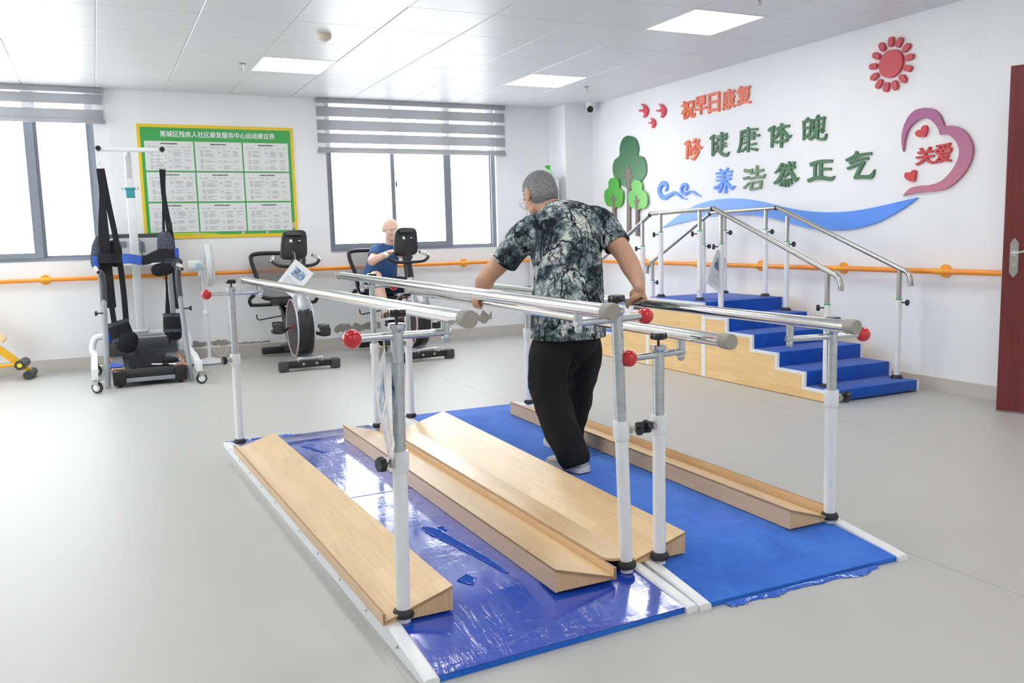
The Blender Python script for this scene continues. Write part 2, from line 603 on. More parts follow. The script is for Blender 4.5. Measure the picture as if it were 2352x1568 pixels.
# square panel lamps
LAMP_LABEL = {
    (2, 0): 'square glowing ceiling panel light nearest the smoke detector, toward the window wall',
    (6, 0): 'square glowing ceiling panel light near the corner camera, farthest right at the back',
    (6, -4): 'large square glowing ceiling panel light above the lettered wall end of the room',
    (2, -4): 'square ceiling panel light cut by the top edge of the picture',
}
NAMES = {-2: 'left', 2: 'middle', 6: 'right'}
ROWS = {0: 'first row from the windows', -4: 'second row from the windows', -8: 'third row from the windows', -12: 'fourth row from the windows', -16: 'fifth row from the windows'}
for (i, j) in LAMP_CELLS:
    x0, y0 = TX0 + i * TS, TY0 + j * TS
    t = thing('ceiling_light', LAMP_LABEL.get((i, j), 'square ceiling panel light in the %s, %s file' % (ROWS[j], NAMES[i])), 'ceiling light',
              (x0 + TS / 2, y0 + TS / 2, CEIL), 'square ceiling panel lights')
    b = MB(); b.bx(x0 + 0.012, x0 + TS - 0.012, y0 + 0.012, y0 + TS - 0.012, CEIL - 0.001, CEIL + 0.01)
    b.build('diffuser', LAMP, t, smooth=False)
    b = MB()
    for q in ((x0 + .002, x0 + .012, y0 + .002, y0 + TS - .002), (x0 + TS - .012, x0 + TS - .002, y0 + .002, y0 + TS - .002),
              (x0 + .012, x0 + TS - .012, y0 + .002, y0 + .012), (x0 + .012, x0 + TS - .012, y0 + TS - .012, y0 + TS - .002)):
        b.bx(*q, CEIL - 0.003, CEIL + 0.012)
    b.build('frame', WPLAST, t, smooth=False)

# windows
def window(name, label, xs, sash_rails):
    """xs outer opening; sash_rails = list of (x0, x1, bottom rail height)"""
    y0, y1 = BACK + 0.045, BACK + 0.105
    w = structure(thing(name, label, 'window', ((xs[0] + xs[1]) / 2, BACK + 0.07, WZ0)), label, 'window')
    b = MB()
    b.bx(xs[0], xs[0] + 0.05, y0, y1, WZ0, WZ1); b.bx(xs[1] - 0.045, xs[1], y0, y1, WZ0, WZ1)
    b.bx(xs[0] + .05, xs[1] - .045, y0, y1, WZ0, WZ0 + 0.035); b.bx(xs[0] + .05, xs[1] - .045, y0, y1, WZ1 - 0.018, WZ1)
    b.build('window_frame', FRAME, w, smooth=False)
    for (a, c, rail, fr, sl, sr) in sash_rails:
        b = MB(); q0, q1 = (y0 - 0.012, y0 + 0.03) if fr else (y0 + 0.03, y1)
        zt = WZ1 - .018
        b.bx(a, a + sl, q0, q1, WZ0 + .035, zt); b.bx(c - sr, c, q0, q1, WZ0 + .035, zt)
        b.bx(a + sl, c - sr, q0, q1, WZ0 + .035, WZ0 + .035 + rail); b.bx(a + sl, c - sr, q0, q1, zt - .012, zt)
        sash = b.build('sash', FRAME, w, smooth=False)
        b = MB(); ym = (q0 + q1) / 2
        b.bx(a + sl - .004, c - sr + .004, ym - 0.003, ym + 0.003, WZ0 + .035 + rail - .004, zt - .008)
        b.build('pane', GLASS, sash, smooth=False)
    b = MB(); b.bx(xs[0] - 0.0, xs[1] + 0.0, BACK - 0.004, y0, WZ0 - 0.001, WZ0 + 0.004)
    b.build('window_sill', WPAINT, w, smooth=False)
    return w
window('window_1', 'grey framed sliding window at the left edge, behind the treadmill', W1, [(-1.85, -1.14, .05, 1, .03, .03), (-1.139, -0.43, .05, 1, .03, .075), (-0.43, 0.03, .02, 0, .03, .02)])
w2 = window('window_2', 'grey framed sliding window behind the man on the bike', W2, [(2.32, 3.004, .055, 1, .012, .022), (3.0045, 3.69, .055, 1, .022, .085), (3.69, 4.195, .012, 0, .008, .012)])
b = MB(); b.bx(3.03, 3.05, BACK + .02, BACK + .035, 1.73, 1.79, bev=.004); b.build('sash_latch', FRAME, w2)
for k, (y0, y1) in enumerate(LW):
    w = structure(thing('window_%d' % (k + 3), 'window in the left wall outside the picture', 'window', (LEFT - .1, (y0 + y1) / 2, 1.0)), 'window in the left wall outside the picture', 'window')
    b = MB(); xa, xb = LEFT - .14, LEFT - .08
    for q in ((y0, y0 + .05), (y1 - .05, y1), ((y0 + y1) / 2 - .04, (y0 + y1) / 2 + .04)): b.bx(xa, xb, q[0], q[1], 1.0, 2.45)
    b.bx(xa, xb, y0 + .05, y1 - .05, 1.0, 1.05); b.bx(xa, xb, y0 + .05, y1 - .05, 2.40, 2.45)
    b.build('window_frame', FRAME, w, smooth=False)
    b = MB(); b.bx(LEFT - .112, LEFT - .106, y0 + .04, y1 - .04, 1.04, 2.41); b.build('pane', GLASS, w, smooth=False)

# striped roller blinds
def blind(label, x0, x1, bands, rail, chain_x):
    t = thing('roller_blind', label, 'blind', ((x0 + x1) / 2, BACK - 0.04, 2.62), 'striped grey roller blinds')
    y = BACK - 0.045
    b = MB(); b.bx(x0, x1, y - 0.03, y + 0.035, 2.588, 2.633, bev=.006); b.build('head_rail', BLIND, t)
    for (z0, z1) in bands:
        b = MB(); b.bx(x0 + .004, x1 - .004, y - 0.0015, y + 0.0015, z0, z1); b.build('fabric_stripe', BLIND, t, smooth=False)
    top, bot = 2.588, rail[1]
    b = MB(); b.bx(x0 + .006, x1 - .006, y + 0.006, y + 0.0065, bot, top); b.build('sheer_stripe', SHEER, t, smooth=False)
    b = MB(); b.bx(x0 - .002, x1 + .006, y - 0.010, y + 0.012, rail[0], rail[1], bev=.004); b.build('bottom_rail', BLIND, t)
    b = MB(); b.tube([(chain_x, y - .01, 2.61), (chain_x, y - .012, 1.6), (chain_x + .004, y - .01, 0.93)], 0.0022, 6); b.tube([(chain_x + .014, y - .01, 2.61), (chain_x + .014, y - .012, 1.6), (chain_x + .004, y - .01, .93)], 0.0022, 6)
    b.build('bead_chain', WPLAST, t)
    return t
blind('striped grey roller blind half lowered over the window behind the cyclist', 2.175, 4.345,
      [(2.452, 2.552), (2.312, 2.416), (2.180, 2.278), (2.11, 2.136)], (2.078, 2.110), 4.375)
blind('striped grey roller blind over the left edge window by the harness', -2.0, 0.175,
      [(2.482, 2.572), (2.345, 2.434)], (2.308, 2.350), 0.20)

# orange handrails on the walls
RZ = 0.87
t = thing('handrail', 'orange wall handrail running along the window wall behind the bikes', 'handrail', (1.0, BACK, RZ), 'orange wall handrails')
b = MB(); b.cyl((LEFT + .1, BACK - .065, RZ), (4.60, BACK - .065, RZ), 0.0195, n=16); b.build('rail', ORANGE, t)
for x in (-1.48, -0.435, 0.615, 1.66, 2.72, 3.79):
    b = MB(); b.cyl((x, BACK - .002, RZ), (x, BACK - .014, RZ), 0.046, n=24); b.cyl((x, BACK - .014, RZ), (x, BACK - .06, RZ), 0.013); b.cyl((x - .04, BACK - .065, RZ), (x + .04, BACK - .065, RZ), 0.0215, n=16)
    b.build('bracket', ORANGE2, t)
RZ2 = 0.846
t = thing('handrail', 'orange wall handrail under the lettering, behind the training stairs', 'handrail', (RIGHT, 5.5, RZ2), 'orange wall handrails')
b = MB(); b.cyl((RIGHT - .065, -1.0, RZ2), (RIGHT - .065, 8.62, RZ2), 0.0195, n=16); b.build('rail', ORANGE, t)
for y in (0.6, 1.47, 2.34, 3.2, 4.07, 4.975, 5.91, 6.79, 7.7):
    b = MB(); b.cyl((RIGHT - .002, y, RZ2), (RIGHT - .014, y, RZ2), 0.046, n=24); b.cyl((RIGHT - .014, y, RZ2), (RIGHT - .06, y, RZ2), 0.013); b.cyl((RIGHT - .065, y - .04, RZ2), (RIGHT - .065, y + .04, RZ2), 0.0215, n=16)
    b.build('bracket', ORANGE2, t)
b = MB(); b.cyl((4.99, 8.69, RZ2), (RIGHT - .07, 8.69, RZ2), 0.0195, n=16); 
tt = thing('handrail', 'short orange handrail piece on the corner column', 'handrail', (5.1, 8.75, RZ2), 'orange wall handrails')
b.build('rail', ORANGE, tt)
b = MB(); b.cyl((5.08, 8.748, RZ2), (5.08, 8.736, RZ2), 0.046, n=24); b.cyl((5.08, 8.736, RZ2), (5.08, 8.70, RZ2), .013); b.build('bracket', ORANGE2, tt)

# dark red door leaf standing open at the right edge
DOORC = NT('mahogany_veneer')
_v = DOORC.coords(scale=(30, 30, 1.2))
_g = DOORC.noise(_v, 1.6, 5, 0.6, 0.8)
DOORC.l(DOORC.ramp(_g, [(0.25, lin((92, 28, 32))), (0.75, lin((124, 42, 44)))]), DOORC.b.inputs['Base Color']); DOORC.set(rough=0.3, coat=0.3)
dm = Matrix.Rotation(-math.radians(63), 3, 'Z')
d0 = V((4.982, 3.443, 0))
def dp(u, w, z): return d0 + dm @ V((u, w, 0)) + V((0, 0, z))
door = structure(thing('door_1', 'dark red wooden door leaf standing open at the right edge', 'door', tuple(d0)), 'dark red wooden door leaf standing open at the right edge', 'door')
b = MB(); b.box(dp(.43, .02, 1.05), (.86, .04, 2.08), m=dm, bev=.003); b.build('leaf', DOORC.m, door, smooth=False)
b = MB()
pl = [(0, -.12), (.014, -.10), (.02, -.085), (.02, .085), (.014, .10), (0, .12), (-.014, .10), (-.02, .085), (-.02, -.085), (-.014, -.10)]
b.prism([(u * 1.15, v) for u, v in pl], lambda u, v: dp(.062 + u, 0.0, .955 + v), dm @ V((0, -.009, 0)))
plate = b.build('lock_plate', STEEL, door)
b = MB(); b.tube(spline([tuple(dp(.062, -.008, .985)), tuple(dp(.062, -.045, .985)), tuple(dp(.085, -.055, .987)), tuple(dp(.13, -.052, .996)), tuple(dp(.18, -.05, .985))], 5), .008, 10)
b.cyl(dp(.062, -.009, .985), dp(.062, -.02, .985), .018); b.build('lever_handle', CHROME, plate)
b = MB(); b.cyl(dp(.062, -.009, .915), dp(.062, -.016, .915), .011); b.build('key_cylinder', CHROME, plate)

# ---------------------------------------------------------------- things on the ceiling and the back wall
t = thing('smoke_detector', 'round cream smoke detector on the ceiling', 'smoke detector', (1.60, 6.33, CEIL))
b = MB(); b.lathe((1.60, 6.33, CEIL), (0, 0, -1), [(.052, -.003), (.052, .022), (.048, .03), (.036, .042), (.03, .046)]); b.build('housing', plain('cream_plastic', (222, 214, 186), .5), t)
b = MB(); b.lathe((1.60, 6.33, CEIL - .046), (0, 0, -1), [(.022, -.002), (.022, .008), (.014, .012)]); b.build('sensor_cap', WPLAST, t)
for (x, y, lab) in ((1.215, 7.55, 'small chrome fire sprinkler beside the lit panel near the smoke detector'), (4.59, 7.68, 'small chrome fire sprinkler above the corner camera'), (3.93, 4.42, 'small chrome fire sprinkler at the top edge of the picture')):
    t = thing('sprinkler', lab, 'sprinkler', (x, y, CEIL), 'ceiling sprinklers')
    b = MB(); b.lathe((x, y, CEIL), (0, 0, -1), [(.034, -.002), (.034, .003), (.018, .008), (.008, .009)]); b.build('escutcheon', STEEL, t)
    b = MB(); b.cyl((x, y, CEIL - .006), (x, y, CEIL - .036), .007, n=10); b.tube([(x - .010, y, CEIL - .026), (x - .012, y, CEIL - .04), (x, y, CEIL - .052), (x + .012, y, CEIL - .04), (x + .010, y, CEIL - .026)], .0025, 6); b.cyl((x, y, CEIL - .051), (x, y, CEIL - .054), .013, n=14)
    b.build('head', STEEL, t)
t = thing('security_camera', 'white dome security camera with black eye under the ceiling corner', 'camera', (5.19, 8.60, CEIL))
b = MB(); b.lathe((5.19, 8.60, CEIL), (0, 0, -1), [(.058, -.003), (.058, .02), (.052, .04)]); b.build('base', WPLAST, t)
b = MB(); b.sphere((5.19, 8.60, CEIL - .062), .052); dome = b.build('ball', WPLAST, t)
b = MB(); d = V((-.62, -.72, -.32)).normalized(); c = V((5.19, 8.60, CEIL - .062)); b.cyl(c + d * .032, c + d * .0535, .036, n=24); lens = b.build('eye', BLACKG, dome)

# exercise table poster
PY = BACK - 0.003
PX0, PX1, PZ0, PZ1 = 0.448, 1.930, 1.222, 2.325
poster = thing('poster', 'green and yellow poster board with nine white tables', 'poster', ((PX0 + PX1) / 2, BACK, (PZ0 + PZ1) / 2))
YEL = plain('poster_yellow', (240, 204, 44), .45); GRN = plain('poster_green', (66, 168, 84), .45); PAP = plain('poster_white', (226, 227, 226), .45)
INK = plain('poster_ink', (158, 160, 165), .6); INKD = plain('poster_heading_ink', (70, 74, 80), .6); LIME = plain('poster_lime', (190, 214, 60), .45); PINK = plain('poster_pink', (236, 190, 200), .5)
b = MB(); b.bx(PX0, PX1, PY - .010, PY, PZ0, PZ1); b.build('border', YEL, poster, smooth=False)
GX0, GX1, GZ0, GZ1 = PX0 + .028, PX1 - .028, PZ0 + .033, PZ1 - .03
b = MB(); b.bx(GX0, GX1, PY - .0115, PY - .010, GZ0, GZ1); b.build('green_field', GRN, poster, smooth=False)
b = MB()
b.prism(spline([(GX0, GZ0), (GX0, GZ0 + .022), (GX0 + .42, GZ0 + .022), (GX0 + .62, GZ0 + .014), (GX0 + .7, GZ0)], 1) if True else spline([(GX0 + .42, GZ0), (GX0 + .7, GZ0), (GX0 + .62, GZ0 + .014), (GX0 + .42, GZ0 + .022)], 3), lambda u, v: (u, PY - .0125, v), (0, .001, 0)); b.build('grass_stripe', LIME, poster, smooth=False)
b = MB(); b.bx(GX1 - .03, GX1, PY - .0125, PY - .0115, GZ0 + .05, GZ0 + .11); b.build('grass_patch', LIME, poster, smooth=False)
b = MB()
for fx, fz in ((GX0 + .46, .012), (GX0 + .9, .012), (GX0 + 1.14, .012), (GX1 - .012, .07)):
    for k in range(5):
        b.cyl((fx + .009 * math.cos(k * 1.257), PY - .0125, GZ0 + fz + .009 * math.sin(k * 1.257)), (fx + .009 * math.cos(k * 1.257), PY - .0135, GZ0 + fz + .009 * math.sin(k * 1.257)), .007, n=8)
b.build('blossom', PINK, poster, smooth=False)

def glyphs(body, offset=0.0):
    c = bpy.data.curves.new('glyph', 'FONT')
    c.body = body; c.size = 1.0; c.offset = offset; c.extrude = 0.5; c.resolution_u = 4
    o = bpy.data.objects.new('glyph', c); COL.objects.link(o)
    dg = bpy.context.evaluated_depsgraph_get(); dg.update()
    me = bpy.data.meshes.new_from_object(o.evaluated_get(dg))
    bpy.data.objects.remove(o); bpy.data.curves.remove(c)
    xs = [v.co.x for v in me.vertices]; ys = [v.co.y for v in me.vertices]; zs = [v.co.z for v in me.vertices]
    x0, x1, y0, y1, z0, z1 = min(xs), max(xs), min(ys), max(ys), min(zs), max(zs)
    for v in me.vertices:
        v.co = ((v.co.x - x0) / (x1 - x0), (v.co.y - y0) / (y1 - y0), (v.co.z - z0) / (z1 - z0))
    return me

g0 = glyphs('蕉城区残疾人社区康复服务中心运动建议表', 0.0)
org = ORG[poster.name]
bmg = bmesh.new()
for q, (du, dw) in enumerate(((0, 0), (.0011, 0), (-.0011, 0), (0, .010), (0, -.010))):
    m2 = g0.copy()
    for v in m2.vertices:
        u, w, h = v.co
        v.co = V((0.655 + (u + du) * (1.745 - 0.655), PY - .0118 - h * (.0016 - .0001 * q), 2.205 + (w + dw) * 0.058)) - V(org)
    bmg.from_mesh(m2); bpy.data.meshes.remove(m2)
me = bpy.data.meshes.new('title_text'); bmg.to_mesh(me); bmg.free(); bpy.data.meshes.remove(g0)
place('title_text', me, WPLAST, poster, org, smooth=False)
rnd = random.Random(5)
cw = (GX1 - GX0 - 0.03 * 2 - 0.014 * 2) / 3
ptop, pbot = 2.165, GZ0 + 0.03
chh = (ptop - pbot - 0.016 * 2) / 3
for ci in range(3):
    for ri in range(3):
        x0 = GX0 + 0.03 + ci * (cw + 0.014); z1 = ptop - ri * (chh + 0.016); z0 = z1 - chh
        b = MB(); b.bx(x0, x0 + cw, PY - .0125, PY - .0115, z0, z1); pan = b.build('table_panel', PAP, poster, smooth=False)
        b = MB()
        def words(xa, xb, z, h, gap=.5):
            x = xa
            while x < xb:
                w = rnd.uniform(.4, 1.0) * h
                b.bx(x, min(x + w, xb), PY - .0130, PY - .0125, z, z + h * rnd.uniform(.75, 1.0))
                x += w + h * gap * rnd.uniform(.15, .6)
        xc = x0 + cw / 2
        words(xc - .075, xc + .075, z1 - .030, .013, .3)
        head = b.build('heading_line', INKD, pan, smooth=False)
        b = MB()
        cols = [0.06, 0.16, 0.34, 0.46, 0.56, 0.74, 0.88]
        for q in cols: words(x0 + cw * q, x0 + cw * (q + .07), z1 - .058, .007)
        for rr, (za, nl) in enumerate(((.088, 6), (.175, 4), (.235, 4))):
            for k in range(nl):
                z = z1 - za - k * .0105
                if z < z0 + .012: continue
                words(x0 + cw * .10, x0 + cw * .17, z, .0055)
                if rnd.random() < .8: words(x0 + cw * .20, x0 + cw * rnd.uniform(.30, .44), z, .0055)
                if k in (1, 2): words(x0 + cw * .48, x0 + cw * .54, z, .0055)
                if rnd.random() < .75: words(x0 + cw * .58, x0 + cw * rnd.uniform(.68, .76), z, .0055)
                if rnd.random() < .6: words(x0 + cw * .80, x0 + cw * rnd.uniform(.86, .95), z, .0055)
        b.build('small_print', INK, pan, smooth=False)['kind'] = 'stuff'

# wall socket
t = thing('wall_socket', 'white wall socket with fan plug low behind the parallel bar post', 'socket', (1.20, BACK, .36))
b = MB(); b.bx(1.155, 1.245, BACK - .010, BACK - .001, .30, .42, bev=.004); b.build('plate', WPLAST, t)
b = MB(); b.bx(1.175, 1.215, BACK - .045, BACK - .010, .335, .385, bev=.006); b.build('plug', WPLAST, t)

# white cabinet by the column with a green topped bottle on it
CAB = plain('white_cabinet_paint', (226, 229, 232), .4)
t = thing('cabinet', 'tall white cabinet beside the corner column, behind the standing man', 'cabinet', (4.73, 8.93, 0))
b = MB(); b.bx(4.62, 4.835, 8.74, 9.125, 0.03, 1.80, bev=.004); b.bx(4.61, 4.845, 8.73, 9.125, 1.80, 1.83, bev=.004); b.bx(4.63, 4.825, 8.76, 9.12, 0, .03); b.build('body', CAB, t, smooth=False)
for z0, z1 in ((.06, .92), (.94, 1.78)):
    b = MB(); b.bx(4.628, 4.827, 8.724, 8.74, z0, z1, bev=.003); dr = b.build('door', CAB, t, smooth=False)
    b = MB(); b.tube([(4.65, 8.726, z1 - .22), (4.65, 8.70, z1 - .21), (4.65, 8.70, z1 - .12), (4.65, 8.726, z1 - .11)], .005, 8); b.build('handle', STEEL, dr)
t = thing('spray_bottle', 'clear bottle with bright green top standing on the white cabinet', 'bottle', (4.735, 8.80, 1.83))
b = MB(); b.lathe((4.735, 8.80, 1.83), (0, 0, 1), [(.036, 0), (.038, .01), (.038, .05), (.03, .062), (.018, .07)]); b.build('body', plain('pale_green_plastic', (196, 226, 206), .2), t)
b = MB(); b.lathe((4.735, 8.80, 1.90), (0, 0, 1), [(.02, -.003), (.022, .012), (.012, .02), (.012, .028)]); b.bx(4.69, 4.755, 8.785, 8.815, 1.918, 1.948, bev=.008); b.build('trigger_top', plain('bright_green_plastic', (64, 200, 70), .35), t)

# ---------------------------------------------------------------- raised decorations on the right wall
def on_wall(u, v): return (RIGHT - .0012, u, v)
def raised(pts, n=4, depth=.022, smooth=True):
    b = MB()
    b.prism(spline(pts, n, True) if smooth else pts, on_wall, (-depth, 0, 0))
    return b
def foam(name, rgb, rough=.55):
    return plain(name, rgb, rough)
S_RED = foam('red_foam', (206, 84, 92)); S_BIRD = foam('crimson_foam', (214, 76, 94)); S_ORG = foam('orange_foam', (238, 124, 92)); S_GRN = foam('deep_green_foam', (78, 122, 88))
S_PALE = foam('grey_green_foam', (122, 148, 116)); S_BLUE = foam('blue_foam', (98, 152, 246)); S_TEXTRED = foam('bright_red_foam', (208, 70, 76))
S_BLUE2 = foam('sky_blue_foam', (112, 162, 248)); S_PINKORG = foam('salmon_foam', (238, 136, 112)); S_TRUNK = foam('brown_grey_foam', (132, 118, 113))

def gradient(name, axis, lo, hi, c0, c1):
    """printed two-colour gradient of the board itself, in object coordinates"""
    m = NT(name)
    tc = m.n('TexCoord'); sp = m.n('SeparateXYZ'); m.l(tc.outputs['Object'], sp.inputs[0])
    mr = m.n('MapRange'); mr.inputs['From Min'].default_value = lo; mr.inputs['From Max'].default_value = hi
    m.l(sp.outputs[axis], mr.inputs[0])
    m.l(m.ramp(mr.outputs[0], [(0, lin(c0)), (1, lin(c1))]), m.b.inputs['Base Color'])
    m.set(rough=.4)
    return m.m
bigcrown = [(7.99, 2.203), (7.883, 2.172), (7.82, 2.116), (7.796, 2.045), (7.808, 1.981), (7.711, 1.949), (7.66, 1.877), (7.661, 1.78), (7.724, 1.72), (7.801, 1.686), (7.88, 1.671), (7.938, 1.631), (8.0, 1.622), (8.062, 1.662), (8.148, 1.688), (8.234, 1.741), (8.298, 1.817), (8.308, 1.9), (8.268, 1.969), (8.168, 2.011), (8.163, 2.091), (8.12, 2.164), (8.064, 2.198)]
bigtrunk = [(8.034, 1.144), (8.017, 1.716), (8.06, 1.8), (8.082, 1.831), (8.045, 1.815), (8.03, 1.797), (8.029, 1.848), (8.051, 1.875), (8.022, 1.861), (8.014, 1.901), (7.985, 1.894), (7.978, 1.83), (7.934, 1.856), (7.913, 1.848), (7.957, 1.792), (7.914, 1.769), (7.9, 1.764), (7.955, 1.732), (7.964, 1.143)]
lcrown = [(8.28, 1.775), (8.192, 1.758), (8.155, 1.715), (8.156, 1.66), (8.1, 1.63), (8.079, 1.568), (8.103, 1.487), (8.16, 1.449), (8.217, 1.453), (8.264, 1.43), (8.313, 1.459), (8.396, 1.469), (8.454, 1.524), (8.468, 1.598), (8.439, 1.649), (8.375, 1.673), (8.378, 1.729), (8.338, 1.768)]
ltrunk = [(8.298, 1.256), (8.293, 1.516), (8.335, 1.56), (8.292, 1.548), (8.291, 1.589), (8.275, 1.603), (8.261, 1.577), (8.265, 1.55), (8.207, 1.564), (8.254, 1.515), (8.244, 1.251)]
rcrown = [(7.826, 1.723), (7.748, 1.702), (7.714, 1.657), (7.715, 1.614), (7.646, 1.578), (7.616, 1.515), (7.631, 1.447), (7.683, 1.414), (7.742, 1.416), (7.805, 1.395), (7.848, 1.422), (7.919, 1.433), (7.966, 1.481), (7.979, 1.552), (7.953, 1.601), (7.906, 1.625), (7.908, 1.679), (7.872, 1.716)]
rtrunk = [(7.841, 1.129), (7.836, 1.466), (7.875, 1.507), (7.836, 1.495), (7.835, 1.545), (7.817, 1.564), (7.803, 1.534), (7.804, 1.504), (7.751, 1.517), (7.794, 1.464), (7.791, 1.121)]
def tree(label, crown, trunk, mat, d, base=0.0):
    cy = sum(p[0] for p in crown) / len(crown); cz = sum(p[1] for p in crown) / len(crown)
    t = thing('tree_cutout', label, 'wall decoration', (RIGHT, cy, cz), 'raised trees on the wall')
    b = MB(); b.prism(spline(crown, 4, True), lambda u, v: (RIGHT - .0012 - base, u, v), (-(d - base), 0, 0)); b.build('crown', mat, t)
    b = MB(); b.prism(trunk, lambda u, v: (RIGHT - d - .0012, u, v), (-.004, 0, 0)); b.bx(RIGHT - d, RIGHT - .001, (trunk[0][0] + trunk[-1][0]) / 2 - .018, (trunk[0][0] + trunk[-1][0]) / 2 + .018, trunk[0][1], min(p[1] for p in crown) + .03)
    b.build('trunk', S_TRUNK, t, smooth=False)
tree('large dark green tree cutout on the wall, tallest of the three', bigcrown, bigtrunk, gradient('dark_green_board', 2, -.28, .26, (92, 140, 96), (40, 104, 66)), .014)
tree('small bright green tree cutout left of the tall dark tree', lcrown, ltrunk, gradient('left_green_board', 2, -.2, .16, (88, 172, 66), (74, 178, 62)), .030, .0205)
tree('small light green tree cutout right of the tall dark tree', rcrown, rtrunk, gradient('right_green_board', 1, -.17, .17, (132, 204, 104), (98, 190, 84)), .030, .0205)

sc = (4.567, 2.327)
t = thing('sun_cutout', 'red raised sun with rays high on the wall', 'wall decoration', (RIGHT, sc[0], sc[1]))
b = MB(); b.prism([(sc[0] + .103 * math.cos(k * PI / 24), sc[1] + .098 * math.sin(k * PI / 24)) for k in range(48)], on_wall, (-.024, 0, 0)); b.build('disc', S_RED, t)
for (y, z) in ((4.572, 2.481), (4.501, 2.463), (4.44, 2.413), (4.413, 2.343), (4.423, 2.269), (4.462, 2.205), (4.529, 2.17), (4.602, 2.169), (4.669, 2.202), (4.713, 2.262), (4.725, 2.337), (4.70, 2.407), (4.65, 2.461)):
    d = V((y - sc[0], z - sc[1])).normalized(); s = V((-d.y, d.x)); L, W = .034, .0215
    pts = []
    for a, c in ((-1, -.5), (-.55, -1), (.55, -1), (1, -.5), (1, .5), (.55, 1), (-.55, 1), (-1, .5)):
        q = V((y, z)) + d * a * L + s * c * W; pts.append((q.x, q.y))
    b = MB(); b.prism(pts, on_wall, (-.024, 0, 0)); b.build('ray', S_RED, t)

heart = [(4.44, 1.692), (4.456, 1.773), (4.447, 1.851), (4.41, 1.925), (4.35, 1.969), (4.274, 1.975), (4.198, 1.954), (4.145, 1.903), (4.113, 1.83), (4.041, 1.824), (3.97, 1.79), (3.919, 1.733), (3.892, 1.663), (3.9, 1.591), (3.931, 1.526), (3.991, 1.462), (4.074, 1.411), (4.161, 1.397), (4.252, 1.396), (4.36, 1.391), (4.432, 1.378), (4.377, 1.425), (4.299, 1.441), (4.208, 1.442), (4.127, 1.461), (4.064, 1.505), (4.01, 1.576), (3.991, 1.636), (4.0, 1.687), (4.03, 1.733), (4.082, 1.77), (4.144, 1.777), (4.156, 1.816), (4.195, 1.865), (4.248, 1.901), (4.301, 1.904), (4.362, 1.88), (4.407, 1.833), (4.429, 1.77)]
corners = (0, 8, 20, 31)
def corner_spline(pts, corners, n=4):
    out = []
    cs = list(corners) + [corners[0] + len(pts)]
    for a, c in zip(cs[:-1], cs[1:]):
        seg = [pts[k % len(pts)] for k in range(a, c + 1)]
        out += spline(seg, n)[:-1]
    return out
b = MB(); b.prism(corner_spline(heart, corners), on_wall, (-.02, 0, 0))
o = b.build('heart_ribbon', gradient('purple_pink_board', 2, -.30, .32, (196, 120, 140), (166, 96, 146)), origin=(RIGHT, 4.2, 1.68)); tag(o, 'open purple pink heart shaped ribbon on the wall near the door', 'wall decoration')
h1 = [(4.337, 1.795), (4.34, 1.819), (4.314, 1.831), (4.295, 1.829), (4.291, 1.845), (4.269, 1.857), (4.251, 1.847), (4.246, 1.814), (4.263, 1.778), (4.312, 1.781)]
h2 = [(4.423, 1.518), (4.417, 1.538), (4.394, 1.543), (4.37, 1.534), (4.362, 1.551), (4.339, 1.554), (4.329, 1.535), (4.339, 1.474), (4.387, 1.483), (4.414, 1.502)]
for pts, cs, lab in ((h1, (3, 8), 'small red heart on the wall above the red characters'), (h2, (3, 7), 'small red heart on the wall below the red characters')):
    b = MB(); b.prism(corner_spline(pts, cs), on_wall, (-.02, 0, 0))
    o = b.build('small_heart', S_TEXTRED, origin=(RIGHT, pts[0][0], pts[0][1])); tag(o, lab, 'wall decoration', 'small red hearts in the ribbon')
b1 = [(7.745, 2.504), (7.67, 2.483), (7.626, 2.449), (7.61, 2.418), (7.63, 2.373), (7.671, 2.354), (7.702, 2.361), (7.681, 2.386), (7.688, 2.411), (7.777, 2.431), (7.777, 2.447), (7.722, 2.441), (7.691, 2.448), (7.701, 2.474)]
b2 = [(7.427, 2.458), (7.357, 2.438), (7.319, 2.405), (7.303, 2.376), (7.322, 2.332), (7.364, 2.312), (7.396, 2.32), (7.373, 2.344), (7.38, 2.369), (7.461, 2.388), (7.46, 2.403), (7.412, 2.398), (7.383, 2.405), (7.389, 2.43)]
b3 = [(7.58, 2.336), (7.527, 2.323), (7.494, 2.298), (7.484, 2.277), (7.498, 2.242), (7.528, 2.229), (7.551, 2.234), (7.538, 2.253), (7.541, 2.272), (7.608, 2.286), (7.607, 2.296), (7.567, 2.293), (7.544, 2.299), (7.55, 2.315)]
for pts, lab in ((b1, 'red bird cutout farthest left of the three on the wall'), (b2, 'red bird cutout nearest the small orange lettering'), (b3, 'smallest and lowest red bird cutout of the three')):
    o = raised(pts, 2, .02, False).build('bird_cutout', S_BIRD, origin=(RIGHT, pts[0][0], pts[0][1])); tag(o, lab, 'wall decoration', 'red birds on the wall')
wave = [(7.375, 1.207), (7.142, 1.305), (6.96, 1.373), (6.784, 1.42), (6.559, 1.449), (6.346, 1.452), (6.141, 1.439), (5.899, 1.403), (5.669, 1.353), (5.451, 1.313), (5.205, 1.289), (4.973, 1.284), (4.791, 1.295), (4.618, 1.316), (4.453, 1.34), (4.309, 1.361), (4.388, 1.31), (4.516, 1.248), (4.648, 1.196), (4.787, 1.164), (4.932, 1.146), (5.083, 1.144), (5.282, 1.156), (5.491, 1.194), (5.712, 1.247), (5.945, 1.286), (6.165, 1.301), (6.424, 1.305), (6.726, 1.289), (7.02, 1.255)]
b = MB(); b.prism(corner_spline(wave, (0, 15)), on_wall, (-.016, 0, 0))
o = b.build('wave_cutout', gradient('blue_wave_board', 1, -1.5, 1.5, (86, 148, 248), (130, 180, 252)), origin=(RIGHT, 5.85, 1.3)); tag(o, 'long blue wave board behind the training stair rails', 'wall decoration')
